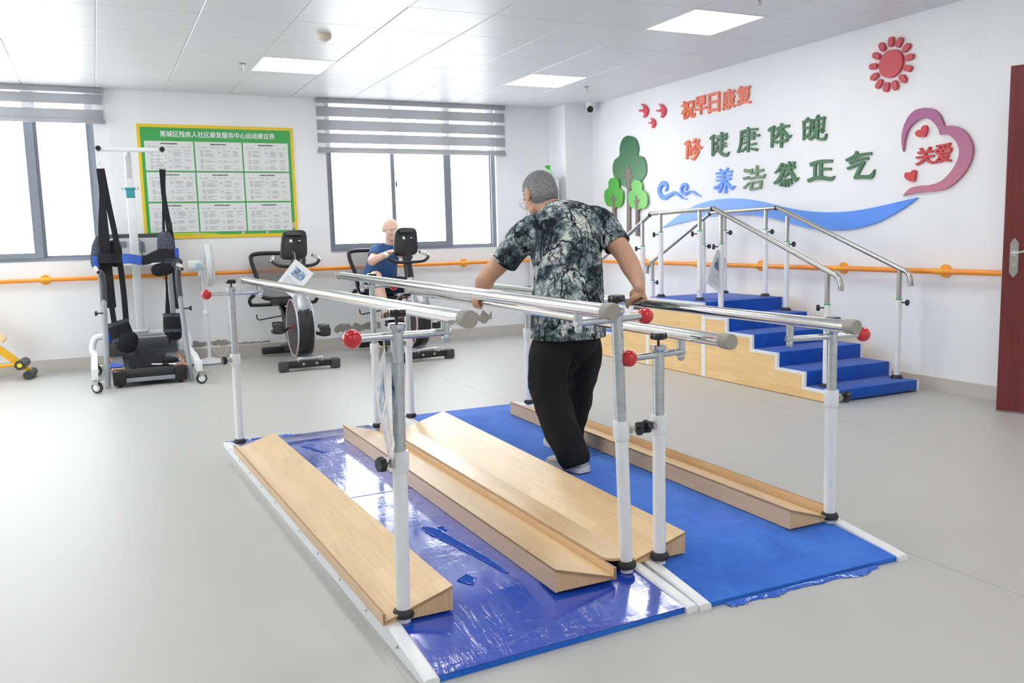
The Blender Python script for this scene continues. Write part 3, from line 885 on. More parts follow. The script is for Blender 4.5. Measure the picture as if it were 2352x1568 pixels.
sw1 = [(7.321, 1.581, .020), (7.292, 1.604, .022), (7.305, 1.641, .034), (7.362, 1.658, .044), (7.418, 1.619, .046), (7.422, 1.562, .046), (7.357, 1.511, .044), (7.251, 1.53, .034), (7.173, 1.552, .028), (7.111, 1.531, .020), (7.034, 1.49, .012), (6.965, 1.477, .004)]
sw2 = [(6.986, 1.569, .016), (6.959, 1.586, .018), (6.971, 1.614, .024), (7.01, 1.622, .030), (7.052, 1.594, .034), (7.046, 1.551, .032), (6.989, 1.531, .030), (6.924, 1.548, .022), (6.856, 1.54, .016), (6.798, 1.51, .010), (6.744, 1.495, .003)]
for sw, lab in ((sw1, 'larger light blue cloud curl on the wall beside the trees'), (sw2, 'smaller light blue cloud curl, right of the larger one')):
    s = spline(sw, 6); L, Rr = [], []
    for k in range(len(s)):
        a, c = s[max(k - 1, 0)], s[min(k + 1, len(s) - 1)]
        d = V((c[0] - a[0], c[1] - a[1])).normalized(); nn = V((-d.y, d.x)) * s[k][2] / 2
        L.append((s[k][0] + nn.x, s[k][1] + nn.y)); Rr.append((s[k][0] - nn.x, s[k][1] - nn.y))
    b = MB()
    for k in range(len(s) - 1):
        b.prism([L[k], L[k + 1], Rr[k + 1], Rr[k]], on_wall, (-.02, 0, 0))
    bmesh.ops.remove_doubles(b.bm, verts=b.bm.verts[:], dist=.0003)
    o = b.build('cloud_curl', S_BLUE2, origin=(RIGHT, sw[0][0], sw[0][1]), smooth=False); tag(o, lab, 'wall decoration', 'blue cloud curls on the wall')

CHARS = [
    ('祝', 7.056, 6.842, 2.247, 2.424, S_ORG, 'orange raised character 祝, first of the small top line', 0.006, 0),
    ('早', 6.842, 6.667, 2.26, 2.435, S_ORG, 'orange raised character 早, second of the small top line', 0.006, 0),
    ('日', 6.645, 6.478, 2.253, 2.435, S_PINKORG, 'orange raised character 日, middle of the small top line', 0.006, 0),
    ('康', 6.443, 6.266, 2.253, 2.436, S_PINKORG, 'salmon raised character 康 in the small top line', 0.006, 0),
    ('复', 6.251, 6.054, 2.265, 2.436, S_PINKORG, 'salmon raised character 复, last of the small top line', 0.006, 0),
    ('修', 7.018, 6.742, 1.852, 2.06, S_ORG, 'large orange raised character 修 starting the upper motto line', 0.026, 1),
    ('健', 6.624, 6.355, 1.852, 2.068, S_GRN, 'large green raised character 健, after the orange one', 0.026, 1),
    ('康', 6.234, 5.954, 1.843, 2.063, S_GRN, 'large green raised character 康 in the middle of the upper motto line', 0.026, 1),
    ('体', 5.842, 5.566, 1.849, 2.047, S_GRN, 'large green raised character 体 in the upper motto line', 0.03, 1),
    ('魄', 5.444, 5.182, 1.862, 2.065, S_GRN, 'large green raised character 魄 ending the upper motto line', 0.022, 1),
    ('养', 6.56, 6.282, 1.507, 1.735, S_BLUE2, 'light blue raised character 养 starting the lower motto line', 0.028, 1),
    ('浩', 6.156, 5.874, 1.506, 1.719, S_PALE, 'pale grey green raised character 浩, after the blue one', 0.03, 1),
    ('然', 5.763, 5.485, 1.515, 1.726, S_GRN, 'green raised character 然 in the middle of the lower motto line', 0.03, 1),
    ('正', 5.374, 5.096, 1.527, 1.707, S_GRN, 'green raised character 正 in the lower motto line', 0.036, 1),
    ('气', 4.977, 4.702, 1.515, 1.73, S_GRN, 'green raised character 气 ending the lower motto line', 0.034, 1),
    ('关', 4.338, 4.186, 1.584, 1.707, S_TEXTRED, 'red raised character 关 inside the heart ribbon', 0.012, 0),
    ('爱', 4.186, 4.053, 1.587, 1.718, S_TEXTRED, 'red raised character 爱 inside the heart ribbon', 0.012, 0),
]
STROKES = {
    '修': [([(6.95,2.045),(6.99,2.032),(7.011,2.016)], [(6.926,2.025),(6.96,2.007),(6.994,2.001)]), ([(6.97,2.028),(6.978,1.956),(6.984,1.869)], [(6.942,2.024),(6.948,1.952),(6.953,1.866)]), ([(6.941,2.015),(6.93,1.961),(6.928,1.895)], [(6.921,2.015),(6.904,1.96),(6.906,1.893)]), ([(6.843,2.051),(6.871,2.03),(6.901,2.019)], [(6.815,2.034),(6.85,2.013),(6.893,2.009)]), ([(6.851,2.026),(6.802,2.025),(6.836,1.997),(6.912,1.959)], [(6.851,2.042),(6.772,2.029),(6.813,1.983),(6.899,1.949)]), ([(6.859,2.011),(6.819,1.976),(6.766,1.939),(6.728,1.953)], [(6.844,2.019),(6.794,1.989),(6.75,1.962),(6.732,1.958)]), ([(6.847,1.975),(6.89,1.944)], [(6.829,1.964),(6.876,1.935)]), ([(6.822,1.955),(6.861,1.921),(6.897,1.906)], [(6.8,1.945),(6.842,1.909),(6.887,1.897)]), ([(6.802,1.934),(6.843,1.887),(6.882,1.864),(6.903,1.868)], [(6.775,1.923),(6.815,1.874),(6.866,1.843),(6.908,1.862)]), ],
    '健': [([(6.566,2.055),(6.604,2.04),(6.621,2.022)], [(6.544,2.039),(6.574,2.019),(6.605,2.011)]), ([(6.591,2.025),(6.591,1.944),(6.594,1.864)], [(6.562,2.022),(6.561,1.941),(6.565,1.861)]), ([(6.538,2.018),(6.515,2.001),(6.544,1.969)], [(6.525,2.024),(6.494,1.998),(6.528,1.962)]), ([(6.548,1.955),(6.517,1.942),(6.546,1.906),(6.568,1.88)], [(6.537,1.964),(6.495,1.94),(6.525,1.897),(6.558,1.875)]), ([(6.552,1.924),(6.498,1.889),(6.44,1.847),(6.371,1.835),(6.342,1.871)], [(6.54,1.934),(6.477,1.904),(6.418,1.871),(6.388,1.863),(6.35,1.876)]), ([(6.465,2.061),(6.46,1.984),(6.462,1.905)], [(6.437,2.058),(6.432,1.981),(6.438,1.902)]), ([(6.511,2.027),(6.452,2.028),(6.374,2.033)], [(6.515,2.037),(6.457,2.039),(6.381,2.048)]), ([(6.398,2.043),(6.401,1.994)], [(6.377,2.04),(6.383,1.991)]), ([(6.503,2.003),(6.369,2.003)], [(6.506,2.014),(6.373,2.017)]), ([(6.499,1.982),(6.387,1.986)], [(6.502,1.992),(6.391,1.996)]), ([(6.487,1.954),(6.389,1.949)], [(6.489,1.965),(6.392,1.964)]), ([(6.486,1.927),(6.382,1.923)], [(6.489,1.939),(6.385,1.939)]), ],
    '康': [([(6.102,2.062),(6.1,2.036)], [(6.084,2.062),(6.069,2.037)]), ([(6.176,2.022),(6.09,2.032),(5.969,2.023)], [(6.186,2.043),(6.095,2.05),(5.971,2.043)]), ([(6.194,2.039),(6.197,1.96),(6.213,1.898),(6.236,1.864)], [(6.161,2.034),(6.172,1.955),(6.188,1.892),(6.207,1.854)]), ([(6.097,2.038),(6.102,1.949),(6.104,1.853)], [(6.072,2.035),(6.073,1.945),(6.077,1.85)]), ([(6.153,2.011),(6.008,2.004)], [(6.154,2.021),(6.01,2.016)]), ([(6.022,2.014),(6.028,1.954)], [(6.002,2.01),(6.008,1.951)]), ([(6.159,1.982),(6.064,1.979),(5.945,1.967)], [(6.162,1.995),(6.066,1.996),(5.947,1.988)]), ([(6.152,1.958),(6.01,1.95)], [(6.154,1.969),(6.012,1.963)]), ([(6.117,1.945),(6.165,1.933)], [(6.107,1.933),(6.154,1.919)]), ([(6.115,1.905),(6.179,1.867)], [(6.099,1.894),(6.161,1.854)]), ([(6.051,1.901),(5.986,1.903)], [(6.056,1.914),(5.993,1.921)]), ([(6.059,1.869),(5.977,1.844)], [(6.055,1.883),(5.969,1.869)]), ],
    '体': [([(5.767,2.039),(5.815,2.027),(5.839,2.011)], [(5.753,2.026),(5.788,2.001),(5.821,1.993)]), ([(5.797,2.016),(5.801,1.938),(5.803,1.862)], [(5.764,2.011),(5.769,1.934),(5.777,1.859)]), ([(5.747,1.992),(5.671,2.003),(5.584,2.004)], [(5.758,2.009),(5.681,2.028),(5.589,2.024)]), ([(5.69,2.043),(5.688,1.974),(5.691,1.851)], [(5.663,2.04),(5.66,1.97),(5.663,1.848)]), ([(5.703,2.012),(5.732,1.965),(5.773,1.936)], [(5.677,2.003),(5.702,1.95),(5.754,1.922)]), ([(5.677,1.995),(5.643,1.945),(5.597,1.909),(5.556,1.932)], [(5.661,2.001),(5.612,1.959),(5.589,1.939),(5.561,1.938)]), ([(5.744,1.886),(5.671,1.886),(5.604,1.888)], [(5.75,1.908),(5.677,1.908),(5.611,1.911)]), ],
    '魄': [([(5.388,2.056),(5.405,2.038)], [(5.367,2.046),(5.378,2.025)]), ([(5.436,2.03),(5.43,1.953),(5.431,1.884)], [(5.413,2.028),(5.408,1.95),(5.416,1.882)]), ([(5.424,2.017),(5.382,2.018),(5.336,2.02)], [(5.43,2.036),(5.388,2.036),(5.343,2.039)]), ([(5.349,2.034),(5.359,1.969),(5.366,1.916)], [(5.33,2.03),(5.339,1.964),(5.348,1.912)]), ([(5.407,1.964),(5.349,1.966)], [(5.412,1.982),(5.355,1.984)]), ([(5.409,1.889),(5.349,1.911)], [(5.423,1.906),(5.365,1.93)]), ([(5.276,2.061),(5.29,2.041)], [(5.255,2.052),(5.264,2.03)]), ([(5.313,2.014),(5.262,2.02),(5.194,2.023)], [(5.32,2.029),(5.269,2.037),(5.2,2.04)]), ([(5.325,2.024),(5.333,1.941)], [(5.305,2.02),(5.314,1.938)]), ([(5.214,2.035),(5.222,1.95)], [(5.195,2.031),(5.204,1.946)]), ([(5.312,1.977),(5.21,1.982)], [(5.317,1.989),(5.215,1.995)]), ([(5.324,1.935),(5.209,1.945)], [(5.329,1.948),(5.214,1.96)]), ([(5.272,2.028),(5.279,1.956)], [(5.256,2.026),(5.259,1.953)]), ([(5.296,1.959),(5.319,1.909),(5.366,1.89)], [(5.269,1.949),(5.294,1.894),(5.346,1.869)]), ([(5.278,1.954),(5.283,1.878),(5.232,1.858),(5.184,1.857),(5.171,1.9)], [(5.253,1.95),(5.26,1.881),(5.23,1.878),(5.204,1.874),(5.18,1.903)]), ([(5.239,1.945),(5.225,1.911),(5.196,1.931)], [(5.221,1.946),(5.217,1.926),(5.205,1.937)]), ],
    '养': [([(6.481,1.722),(6.455,1.699)], [(6.461,1.73),(6.437,1.706)]), ([(6.374,1.734),(6.397,1.709)], [(6.352,1.723),(6.379,1.7)]), ([(6.524,1.683),(6.414,1.689),(6.304,1.684)], [(6.529,1.7),(6.417,1.706),(6.306,1.705)]), ([(6.513,1.651),(6.313,1.654)], [(6.517,1.667),(6.318,1.673)]), ([(6.519,1.618),(6.315,1.622)], [(6.522,1.636),(6.319,1.641)]), ([(6.435,1.709),(6.446,1.619),(6.482,1.592),(6.557,1.573)], [(6.405,1.705),(6.414,1.611),(6.458,1.573),(6.535,1.546)]), ([(6.427,1.624),(6.375,1.574),(6.306,1.529),(6.264,1.56)], [(6.407,1.633),(6.345,1.591),(6.296,1.558),(6.271,1.565)]), ([(6.443,1.607),(6.462,1.564),(6.496,1.522)], [(6.42,1.602),(6.433,1.555),(6.47,1.512)]), ([(6.405,1.603),(6.406,1.557),(6.405,1.509)], [(6.381,1.602),(6.375,1.555),(6.375,1.508)]), ],
    '浩': [([(6.137,1.675),(6.068,1.666)], [(6.131,1.705),(6.063,1.693)]), ([(6.137,1.607),(6.071,1.622)], [(6.15,1.631),(6.079,1.637)]), ([(6.129,1.529),(6.064,1.573)], [(6.15,1.543),(6.077,1.582)]), ([(6.045,1.696),(6.059,1.657)], [(6.026,1.692),(6.035,1.652)]), ([(6.049,1.649),(5.973,1.659),(5.888,1.666)], [(6.055,1.661),(5.982,1.677),(5.896,1.687)]), ([(5.984,1.719),(5.989,1.633)], [(5.96,1.717),(5.961,1.631)]), ([(6.063,1.601),(5.974,1.611),(5.891,1.603),(5.864,1.636)], [(6.07,1.615),(5.98,1.632),(5.905,1.63),(5.871,1.641)]), ([(6.047,1.578),(6.064,1.516)], [(6.021,1.573),(6.037,1.511)]), ([(6.034,1.569),(5.907,1.572)], [(6.038,1.586),(5.911,1.589)]), ([(5.93,1.583),(5.943,1.522)], [(5.904,1.579),(5.917,1.518)]), ([(6.045,1.509),(5.927,1.518)], [(6.05,1.526),(5.933,1.536)]), ],
    '然': [([(5.675,1.718),(5.712,1.675),(5.753,1.645)], [(5.648,1.705),(5.687,1.66),(5.742,1.636)]), ([(5.672,1.699),(5.638,1.694),(5.676,1.635),(5.723,1.584),(5.762,1.562)], [(5.664,1.715),(5.611,1.693),(5.644,1.622),(5.691,1.563),(5.744,1.544)]), ([(5.685,1.671),(5.643,1.67)], [(5.686,1.681),(5.645,1.681)]), ([(5.697,1.641),(5.656,1.642)], [(5.7,1.651),(5.659,1.654)]), ([(5.614,1.655),(5.511,1.66)], [(5.619,1.671),(5.516,1.68)]), ([(5.594,1.718),(5.592,1.67),(5.603,1.635),(5.652,1.6)], [(5.565,1.717),(5.558,1.665),(5.578,1.622),(5.637,1.588)]), ([(5.587,1.65),(5.553,1.594),(5.509,1.549),(5.467,1.579)], [(5.559,1.659),(5.516,1.607),(5.496,1.581),(5.473,1.584)]), ([(5.536,1.715),(5.546,1.688)], [(5.51,1.707),(5.522,1.681)]), ([(5.673,1.57),(5.693,1.534)], [(5.648,1.561),(5.667,1.525)]), ([(5.649,1.575),(5.646,1.521)], [(5.621,1.573),(5.618,1.519)]), ([(5.613,1.576),(5.603,1.518)], [(5.59,1.576),(5.578,1.518)]), ([(5.578,1.577),(5.568,1.535)], [(5.555,1.579),(5.541,1.537)]), ],
    '正': [([(5.336,1.661),(5.231,1.677),(5.113,1.674)], [(5.348,1.691),(5.238,1.705),(5.115,1.697)]), ([(5.248,1.684),(5.246,1.574)], [(5.213,1.681),(5.211,1.571)]), ([(5.223,1.622),(5.123,1.616)], [(5.223,1.643),(5.124,1.635)]), ([(5.305,1.669),(5.306,1.568)], [(5.278,1.666),(5.278,1.566)]), ([(5.355,1.534),(5.286,1.55),(5.211,1.546),(5.119,1.533),(5.082,1.564)], [(5.37,1.561),(5.295,1.578),(5.21,1.577),(5.126,1.562),(5.086,1.568)]), ],
    '气': [([(4.879,1.737),(4.899,1.711),(4.974,1.688)], [(4.857,1.726),(4.88,1.692),(4.961,1.667)]), ([(4.901,1.682),(4.828,1.696),(4.73,1.698)], [(4.911,1.701),(4.835,1.717),(4.734,1.719)]), ([(4.926,1.642),(4.851,1.661),(4.757,1.664)], [(4.937,1.661),(4.859,1.682),(4.762,1.685)]), ([(4.95,1.605),(4.88,1.618),(4.793,1.639)], [(4.959,1.623),(4.89,1.638),(4.802,1.657)]), ([(4.803,1.653),(4.854,1.603),(4.886,1.549)], [(4.785,1.643),(4.827,1.589),(4.856,1.536)]), ([(4.882,1.528),(4.806,1.527),(4.718,1.523),(4.692,1.583)], [(4.886,1.552),(4.81,1.554),(4.739,1.552),(4.699,1.587)]), ],
}
for ch, yl, yr, z0, z1, mat, lab, off, style in CHARS:
    org = (RIGHT, (yl + yr) / 2, z0)
    if style:
        # brush lettering: one tapering solid per stroke, all joined in the character
        b = MB()
        for k, (L, Rr) in enumerate(STROKES[ch]):
            l, r = spline(L, 4), spline(Rr, 4)
            rnd2 = lambda p, q: [(p[0] + (q[0] - p[0]) * t, p[1] + (q[1] - p[1]) * t) for t in (.5,)]
            d = -.0135 - .00025 * k
            ends = []
            for (p, q, p2, q2) in ((l[-1], r[-1], l[-2], r[-2]), (r[0], l[0], r[1], l[1])):
                m = V(((p[0] + q[0]) / 2, (p[1] + q[1]) / 2)); m2 = V(((p2[0] + q2[0]) / 2, (p2[1] + q2[1]) / 2))
                w = (V(p) - V(q)).length; e = (m - m2).normalized() * min(w * .28, .006)
                ends.append([tuple(V(p) * .85 + V(q) * .15 + e * .8), tuple(m + e), tuple(V(p) * .15 + V(q) * .85 + e * .8)])
            b.prism(l + ends[0] + list(reversed(r)) + ends[1], on_wall, (d, 0, 0))
        o = b.build('raised_character', mat, None, org, smooth=False)
    else:
        g0 = glyphs(ch, 0.004)
        bmg = bmesh.new()
        for q, (du, dw) in enumerate(((0, 0), (.026, 0), (-.026, 0), (0, .022), (0, -.022), (.020, .018), (-.020, -.018), (.020, -.018), (-.020, .018))):
            m2 = g0.copy()
            for v in m2.vertices:
                u, w, h = v.co
                u, w = .5 + (u - .5) * .95 + du, .5 + (w - .5) * .95 + dw
                v.co = V((RIGHT - h * (.016 - .0002 * q), yl + u * (yr - yl), z0 + w * (z1 - z0))) - V(org)
            bmg.from_mesh(m2); bpy.data.meshes.remove(m2)
        me = bpy.data.meshes.new('raised_character'); bmg.to_mesh(me); bmg.free(); bpy.data.meshes.remove(g0)
        o = place('raised_character', me, mat, None, org, smooth=False)
    tag(o, lab, 'wall lettering', 'raised wall lettering')

# ---------------------------------------------------------------- parallel bars
def knob(b, base, axis, r=.027, h=.024, lobes=7):
    """star grip: lobed disc"""
    ax = V(axis).normalized(); a, c = frame(ax)
    n = lobes * 6
    def ring(rad, hh, amp):
        return [b.bm.verts.new(V(base) + ax * hh + (a * math.cos(2 * PI * k / n) + c * math.sin(2 * PI * k / n)) * (rad * (1 - amp * (0.5 - 0.5 * math.cos(lobes * 2 * PI * k / n))))) for k in range(n)]
    b.skin([ring(r * .55, 0, .1), ring(r * .92, h * .12, .16), ring(r, h * .3, .16), ring(r, h * .78, .16), ring(r * .9, h, .12), ring(r * .5, h * 1.02, 0)])
    return b

def paper_sheet(name, label, group, top, hdir, size=(.21, .297), lean=0.0, string_to=None, curl=0.012):
    """laminated sheet hanging from one corner; hdir is its horizontal direction"""
    h = V(hdir).normalized(); up = V((0, 0, 1)); nrm = h.cross(up).normalized()
    th = math.atan2(size[0], size[1]) + lean
    e1 = h * math.sin(th) - up * math.cos(th)                    # along the long side
    e2 = -h * math.cos(th) - up * math.sin(th)                   # along the short side
    t = thing(name, label, 'paper sign', tuple(top), group)
    b = MB(); n = 8
    fr, bk = [], []
    for i in range(n + 1):
        for j in range(n + 1):
            u, w = i / n, j / n
            p = V(top) + e1 * (u * size[1]) + e2 * (w * size[0]) + nrm * curl * math.sin(u * 2.2 + w * 1.3)
            fr.append(b.bm.verts.new(p + nrm * .0006)); bk.append(b.bm.verts.new(p - nrm * .0006))
    k = lambda i, j: i * (n + 1) + j
    for i in range(n):
        for j in range(n):
            b.bm.faces.new((fr[k(i, j)], fr[k(i + 1, j)], fr[k(i + 1, j + 1)], fr[k(i, j + 1)]))
            b.bm.faces.new((bk[k(i, j)], bk[k(i, j + 1)], bk[k(i + 1, j + 1)], bk[k(i + 1, j)]))
    for i in range(n):
        for q in ((0, None), (n, None)):
            j = q[0]
            b.bm.faces.new((fr[k(i, j)], bk[k(i, j)], bk[k(i + 1, j)], fr[k(i + 1, j)]))
            b.bm.faces.new((fr[k(j, i)], fr[k(j, i + 1)], bk[k(j, i + 1)], bk[k(j, i)]))
    b.build('sheet', PAPERM, t)
    def patch(u0, u1, w0, w1, off):
        q = MB(); m = 4
        for i in range(m):
            for j in range(m):
                ps = []
                for (du, dw) in ((0, 0), (1, 0), (1, 1), (0, 1)):
                    u = u0 + (u1 - u0) * (i + du) / m; w = w0 + (w1 - w0) * (j + dw) / m
                    ps.append(V(top) + e1 * (u * size[1]) + e2 * (w * size[0]) + nrm * (curl * math.sin(u * 2.2 + w * 1.3)))
                for s in (1, -1):
                    q.quad(*[p + nrm * s * off for p in ps])
        return q
    patch(.17, .47, .2, .8, .0011).build('printed_picture', PICTURE, t, smooth=False)
    q = MB()
    for i in range(9):
        u = .55 + i * .042
        ps = []
        w1 = .85 if i % 4 else .45
        for (uu, ww) in ((u, .15), (u + .016, .15), (u + .016, w1), (u, w1)):
            ps.append(V(top) + e1 * (uu * size[1]) + e2 * (ww * size[0]) + nrm * (curl * math.sin(uu * 2.2 + ww * 1.3)))
        for s in (1, -1): q.quad(*[p + nrm * s * .0011 for p in ps])
    q.build('printed_lines', INKL, t, smooth=False)
    if string_to is not None:
        q = MB()
        s0 = V(string_to); p0 = V(top) + (e1 + e2).normalized() * .012
        q.tube(spline([tuple(p0), tuple((p0 + s0) / 2 + nrm * .004), tuple(s0 + V((0, 0, .004)))], 4), .0022, 6)
        q.build('string', STRING, t)
    return t
PAPERM = plain('laminated_paper', (232, 234, 238), 0.18, coat=0.4)
INKL = plain('printed_grey_lines', (186, 190, 196), .4)
STRING = plain('cream_tie', (222, 220, 196), .6)
_p = NT('printed_picture'); _v = _p.coords(); _p.l(_p.ramp(_p.noise(_v, 22, 3, .6, .6), [(.35, lin((70, 92, 120))), (.5, lin((150, 172, 198))), (.62, lin((216, 222, 226))), (.75, lin((120, 140, 150)))]), _p.b.inputs['Base Color']); _p.set(rough=.25)
PICTURE = _p.m

ZF = 0.052
def parallel_bars(name, label, c, slope, posts, bars, vrange, urange, arm_z, top_z, mats):
    tdir = V((slope, 1, 0)).normalized(); sdir = V((tdir.y, -tdir.x, 0))
    def W(u, v, z=0.0): return V((c[0], c[1], 0)) + sdir * u + tdir * v + V((0, 0, z))
    t = thing(name, label, 'parallel bars', (c[0], c[1], 0), 'parallel bar walkways')
    v0, v1 = vrange; u0, u1 = urange
    ramp = .34
    prof = [(v0, .016), (v0 + .05, .022), (v0 + ramp - .03, ZF - .005), (v0 + ramp, ZF)]
    n = 10
    vm = (v0 + v1) / 2 + .0
    mid = [(v0 + ramp + (vm - .006 - v0 - ramp) * k / n, ZF) for k in range(1, n + 1)] + [(vm, ZF - .010), (vm + .006, ZF)] + [(vm + .006 + (v1 - ramp - vm - .006) * k / n, ZF) for k in range(1, n + 1)]
    prof = prof + mid + [(v1 - ramp + .03, ZF - .005), (v1 - .05, .022), (v1, .016)]
    for nm, mat, du, dz in mats:
        b = MB()
        ua, ub = u0 + .042 - du, u1 - .042 + du
        rows = []
        m = 8
        for v, z in prof:
            rows.append([b.bm.verts.new(W(ua + (ub - ua) * k / m, v, z + dz)) for k in range(m + 1)])
        for r0, r1 in zip(rows[:-1], rows[1:]):
            for k in range(m): b.bm.faces.new((r0[k], r0[k + 1], r1[k + 1], r1[k]))
        low = [[b.bm.verts.new(W(ua, v, .001 if dz == 0 else z + dz - .0015)), b.bm.verts.new(W(ub, v, .001 if dz == 0 else z + dz - .0015))] for v, z in prof]
        for i in range(len(prof) - 1):
            b.bm.faces.new((rows[i][0], rows[i + 1][0], low[i + 1][0], low[i][0]))
            b.bm.faces.new((rows[i + 1][m], rows[i][m], low[i][1], low[i + 1][1]))
            b.bm.faces.new((low[i][0], low[i + 1][0], low[i + 1][1], low[i][1]))
        for i in (0, len(prof) - 1):
            b.bm.faces.new(list(rows[i]) + [low[i][1], low[i][0]])
        b.build(nm, mat, t, angle=25)
    # white side rails, each in two lengths
    for ua, ub in ((u0, u0 + .043), (u1 - .043, u1)):
        for va, vb, sg in ((v0 - .012, vm - .001, 0), (vm + .001, v1 + .012, 1)):
            ends = [(va, .0, .022), (va + .05, .0, .030), (va + ramp, .0, ZF + .012), (vb, .0, ZF + .012)] if sg == 0 else [(va, 0, ZF + .012), (vb - ramp, 0, ZF + .012), (vb - .05, 0, .030), (vb, 0, .022)]
            b = MB()
            rings = [[b.bm.verts.new(W(a, v, z)) for a, z in ((ua, zb), (ub, zb), (ub, zt - .005), (ub - .006, zt), (ua + .006, zt), (ua, zt - .005))] for v, zb, zt in ends]
            b.skin(rings)
            rail = b.build('side_rail', WPAINT, t, angle=25)
            us = ua if ua == u0 else ub
            sg2 = -1 if ua == u0 else 1
            b = MB()
            for q in range(5):
                v = va + .2 + q * .28
                if va < v < vb:
                    b.sphere(W(us, v, .030), .0055, 8, 6)
            b.build('rivet', STEEL, rail)
    bar_objs = []
    for (p0, p1) in bars:
        p0, p1 = V(p0), V(p1); d = (p1 - p0).normalized()
        b = MB(); b.cyl(p0 + d * .03, p1 - d * .02, .0212, n=28); bar = b.build('bar', CHROME, t)
        b = MB(); b.lathe(p0 - d * .004, d, [(.0235, 0), (.0252, .003), (.0256, .012), (.0250, .043), (.0225, .044)], 28); b.build('end_cap', GREYCAP, bar)
        b = MB(); b.lathe(p1 + d * .004, -d, [(.0215, 0), (.0236, .003), (.0240, .012), (.0236, .026), (.0225, .027)], 28); b.build('end_cap', GREYCAP, bar)
    for (base, lean, yaw, side, bi) in posts:
        x, y = base
        bz = ZF
        P0 = V((x, y, 0)); top = V((x + lean[0], y + lean[1], top_z))
        def at(z): return P0 + (top - P0) * ((z) / top_z) * V((1, 1, 0)) .to_tuple()[0] if False else V((x + lean[0] * z / top_z, y + lean[1] * z / top_z, z))
        ax = (at(1) - at(0)).normalized()
        b = MB(); b.cyl(at(bz - .004), at(.506), .0215, n=24)
        post = b.build('post', WPAINT, t)
        b = MB(); b.lathe(at(bz + .012), ax, [(.023, -.004), (.031, 0), (.0335, .008), (.030, .017), (.0255, .023), (.0225, .024)], 28); b.build('rubber_ring', RUBBER, post)
        b = MB(); b.lathe(at(.495), ax, [(.0218, 0), (.0268, .010), (.0272, .018), (.0272, .062), (.0262, .066), (.019, .0665)], 28); b.build('collar', WPAINT, post)
        pr = [(.0175, .50)]
        z = .555
        while z < top_z - .12:
            pr += [(.0182, z), (.0182, z + .0262), (.0198, z + .0266), (.0198, z + .0284), (.0182, z + .0288)]
            z += .029
        pr += [(.0186, z), (.0186, top_z - .018), (.0245, top_z - .010), (.0255, top_z - .008), (.0255, top_z + .004), (.022, top_z + .006), (.008, top_z + .0065)]
        b = MB(); b.lathe(at(0), ax, [(r, h) for r, h in pr], 28); b.build('height_tube', ZINC, post, angle=20)
        b = MB(); b.cyl(at(top_z + .004), at(top_z + .026), .0045, n=10); knob(b, at(top_z + .022), ax, .029, .024); b.build('top_knob', BLACKG, post)
        sd = V((side, 0, 0))
        ks = V((side, -.25, 0)).normalized()
        q = at(.532)
        b = MB()
        b.box(q + ks * .030, (.016, .022, .028), m=Matrix((ks, V((-ks.y, ks.x, 0)), V((0, 0, 1)))).transposed(), bev=.003)
        b.cyl(q + ks * .034, q + ks * .056, .0045, n=10); b.cyl(q + ks * .030 + V((0, -.012, 0)), q + ks * .030 + V((0, -.016, 0)), .007, n=8)
        b.build('clamp_bracket', STEEL, post)
        b = MB(); knob(b, q + ks * .050, ks, .023, .022); b.build('clamp_knob', BLACK, post)
        # cross arm with red ball outside and the bar bracket inside
        a = at(arm_z)
        hd = V((side * math.cos(yaw), side * math.sin(yaw), 0))
        p0, p1 = V(bars[bi][0]), V(bars[bi][1])
        # where the arm passes beneath the bar
        bd = p1 - p0
        den = hd.x * bd.y - hd.y * bd.x
        s = ((p0.x - a.x) * bd.y - (p0.y - a.y) * bd.x) / den
        inner = a + hd * s
        k = (inner.y - p0.y) / bd.y
        barp = p0 + bd * k
        outl = .118
        b = MB(); b.cyl(a + hd * outl, inner - hd * .014, .0112, n=18)
        arm = b.build('cross_arm', ZINC, t)
        b = MB(); b.sphere(a + hd * (outl + .012), .0275, 28, 18); b.build('red_ball', RED, arm)
        b = MB(); b.cyl(V((inner.x, inner.y, arm_z - .002)), V((inner.x, inner.y, barp.z - .018)), .0135, n=18)
        b.lathe((inner.x, inner.y, arm_z - .010), (0, 0, -1), [(.010, -.004), (.0125, .002), (.0125, .012), (.008, .020)], 8)
        b.build('bar_bracket', ZINC, arm)
    return t

AL = ((.909, 2.16, .945), (.790, 5.345, .945)); AR = ((1.321, 2.083, .945), (1.389, 5.43, .945))
barsA = parallel_bars('parallel_bars', 'higher parallel bars over the film covered blue mat, nearest the camera at left', (1.083, 3.60), -.0333,
    [((.737, 2.331), (.018, 0), 0.0, -1, 0), ((1.517, 2.324), (-.030, 0), math.radians(12), 1, 1), ((.646, 4.884), (.008, 0), 0.0, -1, 0), ((1.431, 4.859), (.005, 0), 0.0, 1, 1)],
    [AL, AR], (-1.555, 1.53), (-.447, .462), .895, .925, [('mat', CARPET, 0, 0), ('plastic_film', FILM, .004, .003)])
BL = ((1.750, 2.085, .825), (1.842, 5.42, .825)); BR = ((2.270, 2.075, .835), (2.362, 5.40, .835))
barsB = parallel_bars('parallel_bars', 'lower parallel bars over the bare blue carpet where the standing man walks', (2.080, 3.68), .018,
    [((1.655, 2.334), (.0, 0), math.radians(8), -1, 0), ((2.456, 2.352), (-.004, 0), math.radians(-12), 1, 1), ((1.696, 5.019), (0, 0), math.radians(5), -1, 0), ((2.513, 5.009), (0, 0), 0.0, 1, 1)],
    [BL, BR], (-1.635, 1.60), (-.452, .442), .765, .792, [('mat', CARPET, 0, 0)])

b = MB(); b.box((2.4395, 2.3385, .200), (.010, .0012, .030), rz=-.88); b.build('blue_tag', plain('pale_blue_sticker', (196, 216, 232), .4), barsB, smooth=False)
